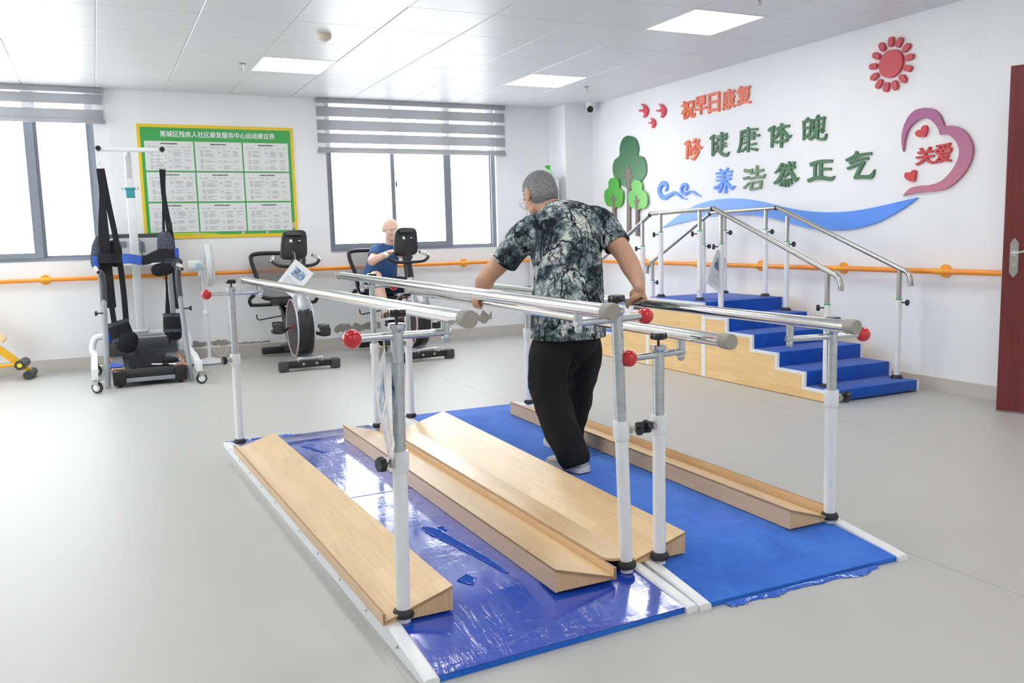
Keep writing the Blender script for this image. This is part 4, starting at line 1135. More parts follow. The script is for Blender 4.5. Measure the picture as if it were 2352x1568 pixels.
# torn scraps of blue film at the mat edges, holes in the film
rnd = random.Random(11)
def scrap(parent, x0, y0, x1, y1, n, h, name='film_scrap'):
    b = MB(); N = n * 6
    rows = []
    for k in range(N + 1):
        f = k / N
        x, y = x0 + (x1 - x0) * f, y0 + (y1 - y0) * f
        env = max(0.0, math.sin(f * 23 + 1) * .5 + math.sin(f * 9.5) * .5 + .25)
        d = .002 + .026 * env * (.4 + .6 * rnd.random())
        rows.append([b.bm.verts.new(p) for p in ((x, y + .010, h), (x, y - d * .35, h * .5 + .003 * rnd.random()), (x + .004 * rnd.random(), y - d, .0015 + .002 * rnd.random()))])
    for r0, r1 in zip(rows[:-1], rows[1:]):
        for i in range(2): b.bm.faces.new((r0[i], r1[i], r1[i + 1], r0[i + 1]))
    return b.build(name, SHRED, parent, smooth=True, angle=80)
scrap(barsB, 1.70, 2.035, 2.34, 2.02, 22, .009)
scrap(barsA, .60, 5.14, .98, 5.145, 5, .02)
HOLE = plain('carpet_through_torn_film', (16, 76, 178), .95, bump=.4, bscale=150)
def onA(x, y): return V((x, y, ZF + .0036))
for k, pts in enumerate(([(1.06, 3.06), (1.10, 3.02), (1.125, 2.86), (1.15, 2.66), (1.155, 2.50), (1.143, 2.52), (1.12, 2.68), (1.085, 2.86), (1.055, 2.99)],
                         [(.985, 2.515), (1.028, 2.548), (1.045, 2.505), (1.012, 2.452)], [(1.10, 3.02), (1.135, 3.03), (1.13, 2.985), (1.10, 2.985)],
                         [(.93, 4.66), (.97, 4.60), (1.02, 4.44), (.985, 4.50)])):
    b = MB(); b.prism(spline(pts, 3, True) if len(pts) > 5 else pts, lambda u, v: onA(u, v), (0, 0, .0006))
    b.build('film_tear', HOLE, barsA, smooth=False)
    b = MB(); pp = [(u + rnd.uniform(-.0022, .0022), v + rnd.uniform(-.003, .003)) for u, v in (spline(pts, 8, True) if len(pts) > 5 else [tuple(V(p) + (V(q) - V(p)) * k / 6) for p, q in zip(pts, pts[1:] + pts[:1]) for k in range(6)])]
    b.tube([onA(u, v) + V((0, 0, .001 + .0018 * math.sin(i * 1.9) ** 2)) for i, (u, v) in enumerate(pp)], [.0006 + .0030 * rnd.random() ** 2 for i in range(len(pp))], 6, loop=True)
    b.build('film_tear_edge', SHRED, barsA)

# wedge boards on the mats
def wedge(label, near, far, width, hi_side, lip, low_z=.012, high_z=.077):
    """near/far = xy of the bottom outer corner on the high side; hi_side = +1 if the high side is at larger x"""
    n0, f0 = V((near[0], near[1], ZF + .0045)), V((far[0], far[1], ZF + .0045))
    t = thing('wedge_board', label, 'wedge board', tuple((n0 + f0) / 2), 'wooden wedge boards')
    L = f0 - n0
    acr = V((-hi_side, 0, 0))
    th = .010
    def pt(v, u, z): return n0 + L * v + acr * u + V((0, 0, z))
    def sl(u): return low_z + (high_z - low_z) * (1 - u / width)
    def hexa(name, mat, v0, v1, u0, u1, zf0, zf1):
        b = MB()
        vs = [b.bm.verts.new(pt(v, u, z)) for v in (v0, v1) for (u, z) in ((u0, zf0(u0)), (u1, zf0(u1)), (u1, zf1(u1)), (u0, zf1(u0)))]
        for q in ((0, 1, 2, 3), (7, 6, 5, 4), (0, 4, 5, 1), (1, 5, 6, 2), (2, 6, 7, 3), (3, 7, 4, 0)):
            b.bm.faces.new([vs[i] for i in q])
        return b.build(name, mat, t, smooth=False)
    e = .0036
    hexa('top_panel', WOODY, 0, 1, 0, width, lambda u: sl(u) - .0078, lambda u: sl(u) + .0006)
    hexa('panel_core', WOODE, -.0004, 1.0004, -.0004, width + .0004, lambda u: sl(u) - .0074, lambda u: sl(u) - .0012)
    hexa('side_panel', WOODS, 0.0012, .9988, 0, th, lambda u: 0, lambda u: high_z - .009)
    hexa('end_panel', WOODF, .002, e + .002, th, width, lambda u: 0, lambda u: sl(u) - .0078)
    hexa('end_panel', WOODF, 1 - e - .002, .998, th, width, lambda u: 0, lambda u: sl(u) - .0078)
    if lip:
        hexa('lip', WOODS, 0, 1, width, width + .011, lambda u: 0, lambda u: lip)
        hexa('lip_edge', WOODE, -.0004, 1.0004, width + .002, width + .009, lambda u: .0008, lambda u: lip + .0006)
    return t
wedge('wooden wedge board along the left white edge, nearest the left of the film covered mat', (.889, 2.311), (.808, 4.72), .210, 1, .034)
wedge('wooden wedge board on the film covered mat with its tall side facing left', (1.216, 2.267), (1.187, 4.715), .212, -1, .040)
wedge('wooden wedge board at the left of the carpeted mat, low side against the plywood strip', (1.770, 2.342), (1.808, 4.75), .225, 1, 0)
wedge('wooden wedge board along the far right of the carpeted mat, behind the standing man', (2.249, 2.342), (2.275, 4.80), .205, -1, .050)
# loose plywood strip lying between the two sets
b = MB()
def strip_pt(u, v):
    f = (v - 2.335) / 2.43
    l, r_ = 1.4415 - .029 * f, 1.560
    return V((l + (r_ - l) * u / .118, v, ZF + .0405 - u * .14))
out = []
w, r = .118, .03
for cx, cy, a0 in ((w - .012, 2.347, -90), (w - .012, 4.75, 0), (.012, 4.75, 90), (r, 2.335 + r, 180)):
    rr = .012 if cy != 2.335 + r else r
    for k in range(5):
        a = math.radians(a0 + k * 22.5); out.append((cx + rr * math.cos(a), cy + rr * math.sin(a)))
b.prism(out, strip_pt, (0, 0, .009))
o = b.build('plywood_strip', WOODY, origin=(1.5, 3.5, ZF), smooth=False); tag(o, 'thin plywood strip with a rounded front corner lying between the middle two wedge boards', 'plywood strip')

paper_sheet('hanging_sign', 'laminated sign hanging from the near left parallel bar post', 'laminated instruction signs', (.722, 2.345, .862), (-.155, -.988, 0), string_to=(.722, 2.331, .905))

# ---------------------------------------------------------------- training stairs
SX0, SX1 = 4.33, 5.165
ST = thing('training_stairs', 'wooden training staircase with blue carpet treads along the lettered wall', 'stairs', (4.75, 5.9, 0))
steps = [(4.155, 4.395, .085), (4.395, 4.660, .187), (4.660, 4.924, .290), (4.924, 5.207, .393), (5.207, 5.490, .496), (5.490, 6.270, .600),
         (6.270, 6.555, .478), (6.555, 6.835, .358), (6.835, 7.115, .236), (7.115, 7.400, .114)]
for k, (y0, y1, z) in enumerate(steps):
    zb = 0.0
    b = MB(); b.bx(SX0 + .016, SX1 - .016, y0, y1, 0.012, z, bev=.004 if True else 0)
    o = b.build('carpet_step', CARPETS, ST, angle=30)
# plywood sides with white edge trim
def stair_profile(dz=0.0, inset=0.0):
    pts = [(steps[0][0], 0.004)]
    for k, (y0, y1, z) in enumerate(steps):
        pts += [(y0, z + dz), (y1, z + dz)]
    pts.append((steps[-1][1], 0.004))
    return pts
for x, sg in ((SX0, 1), (SX1, -1)):
    # clean outline: one polygon per section between the vertical joints
    secs = [(0, 5), (5, 6), (6, 10)]
    for a, c in secs:
        pts = [(steps[a][0], .004)]
        for (y0, y1, z) in steps[a:c]:
            pts += [(y0 + .0015, z - .012), (y1 + (.0015 if y1 < 5.4 else (-.0015 if y1 > 6.2 else -.0)), z - .012)]
        pts.append((steps[c - 1][1], .004))
        cl = []
        for p in pts:
            if not cl or (abs(p[0] - cl[-1][0]) + abs(p[1] - cl[-1][1])) > 1e-5: cl.append(p)
        b = MB(); b.prism(cl, lambda u, v: (x, u, v), (.016 * sg, 0, 0)); b.build('side_panel', WOODP, ST, smooth=False)
    b = MB(); tw, tt = .020, .003
    for k, (y0, y1, z) in enumerate(steps):
        zp = z
        b.bx(x - tt * sg, x + .0175 * sg, y0 - .003, y1 + (.003 if k >= 5 else -.0035), zp - tw - .004, zp - .003)
        prev = steps[k - 1][2] if k else 0.0
        if k == 0: b.bx(x - tt * sg, x + .0175 * sg, y0 - .003, y0 + tw, .004, z - tw - .004)
        elif prev < z: b.bx(x - tt * sg, x + .0175 * sg, y0 - .003, y0 + tw, prev - .004 - tw, z - tw - .004)
        else: b.bx(x - tt * sg, x + .0175 * sg, y0 - tw, y0 + .003, z - .004 - tw, prev - tw - .004)
    b.bx(x - tt * sg, x + .0175 * sg, steps[-1][1] - tw, steps[-1][1] + .001, .004, steps[-1][2] - tw - .004)
    for y in (5.49, 6.27):
        b.bx(x - tt * sg, x, y - .022, y + .022, .004, .478)
    b.build('edge_trim', WPAINT, ST, smooth=False)
    if sg == 1:
        b = MB()
        for k, (y0, y1, z) in enumerate(steps):
            for f in (.2, .8): b.sphere((x - .003, y0 + (y1 - y0) * f, z - .014), .004, 6, 4)
        for q in range(12): b.sphere((x - .001, 4.3 + q * .27, .018), .004, 6, 4)
        b.build('screw', STEEL, ST)
def stair_post(x, y, zb, out, zt, name='post'):
    b = MB(); b.cyl((x, y, zb + .004), (x, y, zb + .562), .0215, n=20); p = b.build(name, WPAINT, ST)
    b = MB(); b.lathe((x, y, zb), (0, 0, 1), [(.040, -.001), (.040, .006), (.034, .016), (.027, .024), (.022, .025)], 22); b.build('rubber_foot', RUBBER, p)
    b = MB(); b.cyl((x, y, zb + .560), (x, y, zb + .568), .0222, n=20); b.build('green_ring', plain('green_ring', (92, 196, 140), .5), p)
    b = MB(); b.cyl((x, y, zb + .566), (x, y, zt), .0165, n=18); b.build('steel_tube', STEEL, p)
    k = V((out * .80, .60, 0)).normalized() if out < 0 else V((.35, -.95, 0)).normalized()
    b = MB(); b.cyl(V((x, y, zb + .542)) + k * .018, V((x, y, zb + .542)) + k * .05, .005, n=8); knob(b, V((x, y, zb + .542)) + k * .046, k, .022, .022); b.build('clamp_knob', BLACK, p)
    return p
NX, FX = 4.435, 5.095
stair_post(NX, 6.212, .600, -1, 1.325); stair_post(NX, 5.675, .600, -1, 1.330)
pp = stair_post(NX, 5.407, .496, -1, 1.285); stair_post(NX, 4.305, .085, -1, .855)
stair_post(NX, 6.487, .478, -1, 1.255); stair_post(NX, 7.278, .114, -1, .855)
stair_post(FX, 6.165, .600, 1, 1.32); stair_post(FX, 5.637, .600, 1, 1.325)
stair_post(FX, 5.387, .496, 1, 1.265); stair_post(FX, 4.282, .085, 1, .865)
stair_post(FX, 6.460, .478, 1, 1.25); stair_post(FX, 7.278, .114, 1, .855)
for x in (NX, FX):
    b = MB(); b.cyl((x, 5.52, 1.336), (x, 6.365, 1.325), .0175, n=18); rl = b.build('handrail', STEEL, ST)
    b = MB(); b.cyl((x, 5.50, 1.337), (x, 5.522, 1.336), .0195, n=16); b.build('black_joint', BLACK, rl)
    b = MB(); b.tube([(x, 5.505, 1.342), (x, 4.33, .885)] + spline([(x, 4.27, .862), (x, 4.215, .838), (x, 4.192, .79), (x, 4.187, .745)], 5), .0175, 18); b.build('handrail', STEEL, ST)
    b = MB(); b.tube([(x, 6.37, 1.318), (x, 7.27, .872)] + spline([(x, 7.31, .852), (x, 7.352, .82), (x, 7.366, .78), (x, 7.368, .742)], 5), .0175, 18); rl = b.build('handrail', STEEL, ST)
    b = MB(); b.cyl((x, 6.352, 1.327), (x, 6.375, 1.3155), .0195, n=16); b.build('black_joint', BLACK, rl)
b = MB(); b.bx(NX - .0222, NX - .0214, 5.655, 5.685, .655, .685); b.build('blue_tag', plain('pale_blue_tag', (206, 226, 236), .4), ST, smooth=False)
paper_sheet('hanging_sign', 'laminated sign hanging from a stair post knob below the stair handrail', 'laminated instruction signs', (NX - .055, 5.385, 1.025), (-.93, -.37, 0), lean=-.12, string_to=None, curl=.02)

# ---------------------------------------------------------------- treadmill below the gait trainer
TM = thing('treadmill', 'black and grey treadmill with orange edge lines under the white lifting frame', 'treadmill', (.345, 8.2, 0))
tx0, tx1, ty0, ty1 = .055, .630, 7.73, 9.02
b = MB(); b.bx(tx0 + .10, tx1 - .10, ty0 + .03, ty1 - .25, .085, .125, bev=.004); b.cyl((tx0 + .08, ty0 + .045, .102), (tx1 - .08, ty0 + .045, .102), .045, n=24); b.build('belt', plain('treadmill_belt', (34, 35, 37), .6), TM)
b = MB(); b.bx(tx0 + .09, tx1 - .09, ty0 + .0, ty0 + .03, .04, .075, bev=.004); b.build('rear_bar', GREYT, TM)
for x0, x1 in ((tx0, tx0 + .10), (tx1 - .10, tx1)):
    b = MB(); b.bx(x0, x1, ty0 + .09, ty1 - .2, .075, .145, bev=.006); b.build('foot_rail', plain('treadmill_grey_rail', (128, 130, 132), .5), TM)
    b = MB(); b.bx(x0, x1, ty0 - .012, ty0 + .09, .018, .140, bev=.014); b.build('end_cap', BLACK, TM)
    xo = x0 if x0 == tx0 else x1
    b = MB(); b.bx(xo - .005, xo + .005, ty0 + .02, ty1 - .22, .1445, .1475); b.bx(x0 + .004, x1 - .004, ty0 + .082, ty0 + .094, .143, .147); b.build('orange_line', plain('orange_edge_line', (250, 138, 96), .5), TM, smooth=False)
    b = MB(); b.cyl(((x0 + x1) / 2, ty0 + .05, 0), ((x0 + x1) / 2, ty0 + .05, .03), .016, n=12); b.build('foot', RUBBER, TM)
b = MB()
prof = [(ty1 - .29, .13), (ty1 - .26, .20), (ty1 - .16, .27), (ty1 - .02, .28), (ty1 + .05, .22), (ty1 + .06, .03), (ty1 - .29, .03)]
b.prism(spline(prof[:5], 3) + prof[5:], lambda u, v: (tx0 - .01, u, v), (tx1 - tx0 + .02, 0, 0)); b.build('motor_hood', DGREY, TM, angle=30)
for x, kx in ((.012, -1), (.66, 1)):
    pts = [(x - .01 * kx, 7.80, .02), (x + .002 * kx, 7.90, .62)]
    b = MB(); b.tube([(x, 7.76, .012), (x - .018 * kx, 7.88, .50), (x - .026 * kx, 7.95, .72)], .0215, 18); po = b.build('grey_upright', GREYT, TM)
    b = MB(); b.tube(spline([(x - .026 * kx, 7.95, .70), (x - .030 * kx, 7.97, .82), (x - .026 * kx, 7.99, .92), (x - .01 * kx, 8.02, .955)], 4), .025, 16); b.build('foam_grip', DGREY, po)
    b = MB(); b.tube([(x - .002 * kx, 7.86, .955), (x - .002 * kx, 8.02, .955), (x - .01 * kx, 8.85, .955)], .0175, 16, caps=True); hr = b.build('handrail', STEEL, TM)
    b = MB(); b.cyl((x - .002 * kx, 7.858, .955), (x - .002 * kx, 7.866, .955), .0125, n=14); b.build('open_end', BLACK, hr)
    b = MB(); q = V((x - .013 * kx, 7.84, .62)); b.cyl(q, q + V((kx * .05, 0, 0)), .006, n=8); knob(b, q + V((kx * .045, 0, 0)), (kx, 0, 0), .020, .02, 4); b.build('locking_knob', BLACK, po)
    b = MB(); b.tube([(x - .02 * kx, 8.86, .04), (x - .02 * kx, 8.92, .98)], .024, 14); b.build('front_upright', GREYT, TM)
b = MB()
cm = Matrix.Rotation(math.radians(-14), 3, 'X')
b.box((.33, 8.95, 1.13), (.66, .09, .30), m=cm, bev=.04); con = b.build('console', DGREY, TM)
b = MB(); b.box((.31, 8.895, 1.14), (.50, .02, .20), m=cm, bev=.012); b.build('console_panel', plain('console_silver', (186, 189, 192), .4), con)
b = MB(); b.box((.24, 8.883, 1.18), (.06, .012, .055), m=cm, bev=.003); b.box((.40, 8.883, 1.15), (.06, .012, .10), m=cm, bev=.003); b.build('display', plain('display_grey', (110, 122, 134), .2), con)
b = MB(); b.tube(spline([(.36, 8.87, 1.18), (.385, 8.85, 1.22), (.41, 8.86, 1.17), (.40, 8.86, 1.08), (.43, 8.87, 1.04)], 5), .004, 6); b.build('cable', BLACK, con)
b = MB(); b.box((.33, 8.93, .985), (.66, .20, .03), bev=.01); b.build('tray', DGREY, TM)

# ---------------------------------------------------------------- white lifting frame
GT = thing('lifting_frame', 'white gait training lifting frame on castors with a tall column and crossbar', 'lifting frame', (.33, 8.5, 0))
CY = 8.70
b = MB(); b.tube(spline([(-.085, CY - .02, .20), (-.085, CY - .01, .27), (-.06, CY, .325), (.0, CY, .345), (.33, CY, .350), (.66, CY, .345), (.72, CY, .325), (.745, CY - .01, .27), (.745, CY - .02, .20)], 5), .029, 16); b.build('base_arch', WPAINT, GT)
for x, kx in ((-.075, -1), (.715, 1)):
    b = MB()
    b.tube([(x - .005 * kx, CY - .02, .215), (x, 7.98, .205)], .026, 4) if False else None
    b.skin([[b.bm.verts.new((xx, y, z)) for xx, z in ((x - .024, z0), (x + .024, z0), (x + .024, z1), (x - .024, z1))] for y, z0, z1 in ((CY + .02, .17, .23), (7.86, .15, .21), (7.63, .11, .17), (7.57, .11, .165))])
    leg = b.build('base_leg', WPAINT, GT, smooth=False)
    b = MB(); b.bx(x - .024, x + .024, 7.55, 7.60, .105, .20, bev=.003); b.build('leg_end', WPAINT, leg)
    for cy, r in ((7.575, .045), (8.62, .045)):
        cx = x
        ca = V((-.18, .98, 0)).normalized() if kx > 0 else V((.55, .83, 0)).normalized(); cs = V((ca.y, -ca.x, 0)); cc = V((cx, cy, 0)) + cs * .012
        cmx = Matrix((cs, ca, V((0, 0, 1)))).transposed()
        b = MB(); b.cyl((cx, cy, .098), (cx, cy, .112), .028, n=16)
        for q in (-.019, .019): b.box(cc + ca * q + V((0, 0, .068)), (.046, .006, .064), m=cmx, bev=.002)
        b.box(cc + V((0, 0, .097)), (.046, .044, .008), m=cmx); b.box(cc + cs * .05 + V((0, 0, .092)), (.055, .026, .008), m=cmx, bev=.002)
        fk = b.build('castor_fork', STEEL, GT)
        b = MB(); b.lathe(cc - ca * .013 + V((0, 0, r)), ca, [(r * .70, 0), (r * .97, .002), (r, .006), (r, .020), (r * .97, .024), (r * .70, .026)], 26); b.build('castor_tyre', RUBBER, fk)
        b = MB(); b.lathe(cc - ca * .0255 + V((0, 0, r)), ca, [(.006, -.001), (r * .30, .0), (r * .66, .010), (r * .66, .040), (.006, .051)], 20); b.build('castor_hub', WPLAST, fk)
b = MB(); b.bx(.298, .368, CY - .035, CY + .035, .36, 1.60, bev=.006); b.build('column', WPAINT, GT)
b = MB(); b.bx(.270, .396, CY - .055, CY + .055, .365, .385, bev=.004)
for x in (.258, .408): b.cyl((x, CY, .36), (x, CY, .405), .012, n=10)
b.build('column_foot', WPAINT, GT)
TEAL = plain('teal_label', (60, 156, 168), .4)
b = MB(); b.bx(.2955, .3705, CY - .0375, CY + .0375, 1.60, 1.68, bev=.004); b.bx(.285, .381, CY - .045, CY + .045, 1.675, 1.690, bev=.002); b.build('column_collar', TEAL, GT)
b = MB(); b.cyl((.272, CY - .02, 1.683), (.262, CY - .02, 1.683), .010, n=10); b.cyl((.394, CY - .02, 1.683), (.404, CY - .02, 1.683), .010, n=10); b.build('bolt', STEEL, GT)
b = MB(); b.bx(.302, .364, CY - .024, CY + .024, 1.66, 1.99, bev=.005); b.build('inner_column', WPAINT, GT)
b = MB(); b.bx(.310, .35, CY - .035, CY - .0235, 1.78, 2.0, bev=.003); b.build('grey_label', plain('pale_grey_cover', (206, 208, 210), .4), GT)
b = MB(); b.cyl((.085, CY - .14, 2.02), (.630, CY - .14, 2.02), .0215, n=18); b.tube([(.333, CY, 1.97), (.333, CY - .05, 2.01), (.333, CY - .14, 2.02)], .022, 14); b.build('crossbar', WPAINT, GT)
for x in (.095, .620):
    b = MB(); b.cyl((x, CY - .155, 2.025), (x, CY - .172, 2.025), .023, n=20); b.build('black_end_plug', BLACK, GT)
b = MB(); b.tube(spline([(.30, CY - .02, .985), (.12, CY - .02, .985), (.03, CY - .10, .985), (-.005, CY - .28, .98), (-.005, CY - .50, .975)], 5), .0175, 14); b.tube(spline([(.366, CY - .02, .985), (.56, CY - .02, .985), (.64, CY - .10, .985), (.675, CY - .28, .98), (.675, CY - .50, .975)], 5), .0175, 14); b.build('grab_handle', WPAINT, GT)

# ---------------------------------------------------------------- harness hanging from the crossbar
NAVY = plain('black_webbing', (24, 25, 30), .85, bump=.3, bscale=400)
PADG = NT('dark_patterned_pad'); _v = PADG.coords(); PADG.l(PADG.ramp(PADG.noise(_v, 60, 3, .6), [(.35, lin((48, 52, 64))), (.65, lin((86, 92, 106)))]), PADG.b.inputs['Base Color']); PADG.set(rough=.8); PADG = PADG.m
BLUES = plain('royal_blue_strap', (46, 86, 176), .6, bump=.2, bscale=300)
HN = thing('harness', 'black and blue body support harness hanging from the white crossbar', 'harness', (.345, 8.54, 2.0))
HY = CY - .14
for x, xs in ((.095, .10), (.620, .617)):
    b = MB()
    b.tube([(x + .012 * math.cos(a), HY, 1.985 + .014 * math.sin(a)) for a in [k * PI / 6 for k in range(12)]], .003, 6, loop=True)
    b.tube(spline([(x - .006, HY, 1.975), (x - .012, HY, 1.93), (x, HY, 1.90), (x + .012, HY, 1.93), (x + .006, HY, 1.975)], 4), .003, 6)
    b.tube([(x - .03, HY, 1.845), (x, HY, 1.895), (x + .03, HY, 1.845)], .003, 6, loop=True)
    b.build('snap_hook', STEEL, HN)
SY = 8.46
def strap(pts, w, name='strap', mat=None, wl=None, t=.004):
    b = MB(); s = spline(pts, 4)
    b.band(s, w, t, (1, 0, 0), None if wl is None else [v[0] for v in spline([(q,) for q in wl], 4)])
    return b.build(name, mat or NAVY, HN, angle=30)
strap([(.095, HY, 1.85), (.096, HY - .02, 1.60), (.083, SY, 1.30), (.086, SY, 1.0), (.090, SY, .62)], .06, wl=[.055, .05, .085, .085, .09], t=.012)
strap([(.110, HY, 1.85), (.140, HY - .03, 1.55), (.175, SY, 1.25), (.195, SY, 1.0), (.205, SY, .72), (.205, SY - .02, .48)], .048)
strap([(.098, SY, .64), (.106, SY, .50), (.115, SY, .42)], .045)
strap([(.612, HY, 1.85), (.606, HY - .01, 1.62), (.622, SY, 1.36), (.640, SY, 1.15), (.645, SY - .01, .85), (.648, SY - .03, .58)], .045, wl=[.055, .04, .05, .05, .045, .045])
strap([(.606, HY, 1.60), (.580, SY, 1.35), (.573, SY, 1.10), (.567, SY, .75), (.560, SY, .52), (.556, SY - .02, .26)], .022, wl=[.03, .022, .022, .02, .045, .012])
b = MB(); b.box((.632, SY - .012, 1.33), (.04, .02, .075), bev=.006); b.build('buckle', BLACK, HN)
def pad(c, w, h, th, mat, tilt=0.0, name='pad', round_=2.6, yaw=0.0):
    mt = Matrix.Rotation(yaw, 3, 'Z') @ Matrix.Rotation(tilt, 3, 'Y')
    b = MB()
    rings = []
    for k, (s, d) in enumerate(((.0, -1), (.75, -.85), (.97, -.4), (1, 0), (.97, .4), (.75, .85), (.0, 1))):
        rings.append((V(c) + mt @ V((0, d * th / 2, 0)), mt @ V((max(s, .02) * w / 2, 0, 0)), mt @ V((0, 0, max(s, .02) * h / 2))))
    b.loft(rings, 28, True, round_)
    return b.build(name, mat, HN, angle=60)
# chest belt with side pads
pad((.585, SY + .0, 1.14), .15, .30, .05, PADG, 0, 'side_pad'); pad((.03, SY + .03, 1.10), .13, .30, .05, PADG, .15, 'side_pad'); pad((.16, SY + .03, 1.10), .12, .24, .05, NAVY, 0, 'side_pad')
b = MB(); b.band(spline([(.205, SY - .03, 1.055), (.28, SY - .06, 1.05), (.37, SY - .06, 1.03)], 4), .085, .006, (0, .2, 1)); b.build('blue_belt', BLUES, HN, angle=30)
b = MB(); b.band(spline([(.365, SY - .055, 1.03), (.43, SY - .04, 1.04), (.50, SY - .035, 1.075), (.56, SY - .03, 1.09), (.665, SY - .02, 1.085)], 4), .085, .010, (0, .2, 1)); b.band(spline([(.02, SY - .03, 1.06), (.10, SY - .05, 1.06), (.21, SY - .035, 1.055)], 4), .085, .010, (0, .2, 1)); b.build('black_belt', NAVY, HN, angle=30)
for x, y, z, w, h in ((-.0, SY - .02, 1.03, .05, .10), (.672, SY - .03, 1.09, .035, .085)):
    b = MB(); b.box((x, y, z), (w, .02, h), bev=.004); b.build('blue_patch', BLUES, HN)
pad((.545, SY + .02, .945), .20, .12, .07, NAVY, -.15, 'back_pad'); pad((.665, SY + .0, 1.0), .10, .10, .05, PADG, .5, 'back_pad')
# thigh cuffs
def cuff(c, w, h, tilt):
    mt = Matrix.Rotation(tilt, 3, 'Y')
    b = MB(); rings = []
    for k, (zz, s) in enumerate(((-.5, .78), (-.3, .95), (0, 1.0), (.3, .98), (.5, .9))):
        rings.append((V(c) + mt @ V((0, 0, zz * h)), mt @ V((w / 2 * s, 0, 0)), V((0, .055 * s, 0))))
    b.loft(rings, 26, True, 2.6); cu = b.build('thigh_cuff', NAVY, HN, angle=50)
    for zz, m in ((-.27, PADG), (.42, PADG)):
        b = MB(); b.loft([(V(c) + mt @ V((0, 0, (zz + d) * h)), mt @ V((w / 2 * 1.015, 0, 0)), V((0, .0575, 0))) for d in (-.07, .07)], 26, True, 2.6); b.build('trim_band', m, cu, angle=50)
cuff((.155, SY - .02, .40), .19, .20, -.28); cuff((.59, SY - .02, .44), .16, .20, .05)
pad((.60, SY - .02, .345), .13, .11, .07, NAVY, .1, 'cuff_flap'); pad((.20, SY - .05, .31), .18, .20, .07, NAVY, .2, 'cuff_flap')
pad((.055, SY + .0, .38), .07, .18, .07, BLUES, .1, 'cuff_flap')
b = MB(); b.bm.faces.new([b.bm.verts.new(p) for p in ((-.0, 7.93, .152), (.06, 8.06, .185), (.15, 7.98, .160), (.13, 7.92, .153))]); b.bm.faces.new([b.bm.verts.new(p) for p in ((.13, 7.92, .149), (.15, 7.98, .156), (.06, 8.06, .181), (-.0, 7.93, .149))]); b.build('blue_flap', BLUES, HN, smooth=False)

# things lying on the treadmill belt
t = thing('leg_brace', 'black padded leg brace lying on the treadmill belt', 'leg brace', (.36, 8.0, .13))
b = MB(); b.loft([((.215, 7.95, .172), (.03, .02, 0), (0, .03, .045)), ((.26, 7.945, .205), (.03, 0, .01), (0, .055, .072)), ((.33, 7.96, .200), (.02, 0, .01), (0, .07, .066)), ((.40, 7.99, .188), (.02, 0, 0), (0, .065, .055)), ((.44, 8.0, .172), (.02, 0, 0), (0, .04, .035))], 18); b.build('padding', NAVY, t)
b = MB(); b.band(spline([(.34, 8.05, .21), (.42, 8.10, .25), (.47, 8.06, .20), (.50, 8.0, .15)], 5), .03, .006, (0, 1, .2)); b.build('strap', NAVY, t)
for (p0, p1, lab) in (((.36, 7.93, .150), (.56, 7.88, .142), 'short chrome rod with black sleeve lying at the front of the treadmill belt'), ((.47, 8.16, .150), (.61, 8.10, .150), 'short chrome rod with clamp lying behind the leg brace')):
    t = thing('chrome_rod', lab, 'rod', p0, 'loose chrome rods')
    d = V(p1) - V(p0)
    b = MB(); b.cyl(p0, p1, .011, n=14); b.build('rod', CHROME, t)
    b = MB(); b.cyl(V(p0) + d * .45, V(p0) + d * .70, .0135, n=14); b.build('sleeve', BLACK, t)
t = thing('knee_pad', 'black knee pad lying between the chrome rods on the treadmill belt', 'pad', (.52, 8.02, .13))
b = MB(); b.sphere((.52, 8.03, .16), (.075, .05, .034), 20, 12); b.build('cushion', NAVY, t)
b = MB(); b.band(spline([(.45, 8.05, .165), (.52, 8.035, .197), (.59, 8.03, .165)], 4), .03, .004, (0, 1, 0)); b.build('strap', PADG, t)

# ---------------------------------------------------------------- pedestal fan
FN = thing('pedestal_fan', 'white pedestal fan turned sideways beside the lifting frame', 'fan', (.94, 8.87, 0))
b = MB(); b.lathe((.94, 8.87, 0), (0, 0, 1), [(.17, .004), (.172, .012), (.165, .022), (.08, .035), (.03, .05), (.024, .06)], 36); b.build('base', WPLAST, FN)
b = MB(); b.lathe((.94, 8.87, 0), (0, 0, 1), [(.174, 0), (.174, .005)], 36); b.build('base_ring', BLACK, FN)
b = MB(); b.cyl((.94, 8.87, .05), (.935, 8.87, .50), .017, n=16); b.cyl((.935, 8.87, .48), (.925, 8.87, .88), .012, n=16); b.lathe((.935, 8.87, .46), (0, 0, 1), [(.018, 0), (.026, .01), (.026, .05), (.018, .06)], 16); b.build('pole', WPLAST, FN)
b = MB(); b.lathe((.79, 8.88, .955), (1, -.06, 0), [(.03, 0), (.05, .01), (.056, .04), (.056, .15), (.045, .175), (.02, .19)], 26); b.box((.91, 8.87, .89), (.055, .05, .08), bev=.012); mo = b.build('motor_housing', WPLAST, FN)
b = MB(); b.box((.885, 8.816, .955), (.04, .006, .05), bev=.001); b.build('energy_label', plain('pale_blue_label', (176, 210, 232), .4), mo)
fa = V((1, -.06, 0)).normalized(); fc = V((.985, 8.868, .955))
b = MB(); a, c = frame(fa); R0 = .205
for h, r in ((-.042, .10), (-.035, .16), (-.02, R0), (.012, R0), (.035, .19), (.05, .13), (.055, .06)):
    b.tube([fc + fa * h + (a * math.cos(k * PI / 20) + c * math.sin(k * PI / 20)) * r for k in range(40)], .0036 if h not in (-.02, .012) else .009, 6, loop=True)
for k in range(48):
    d = a * math.cos(k * PI / 24) + c * math.sin(k * PI / 24)
    b.tube([fc + fa * -.045 + d * .06, fc + fa * -.04 + d * .13, fc + fa * -.02 + d * R0, fc + fa * .012 + d * R0, fc + fa * .042 + d * .16, fc + fa * .057 + d * .05], .0024, 4)
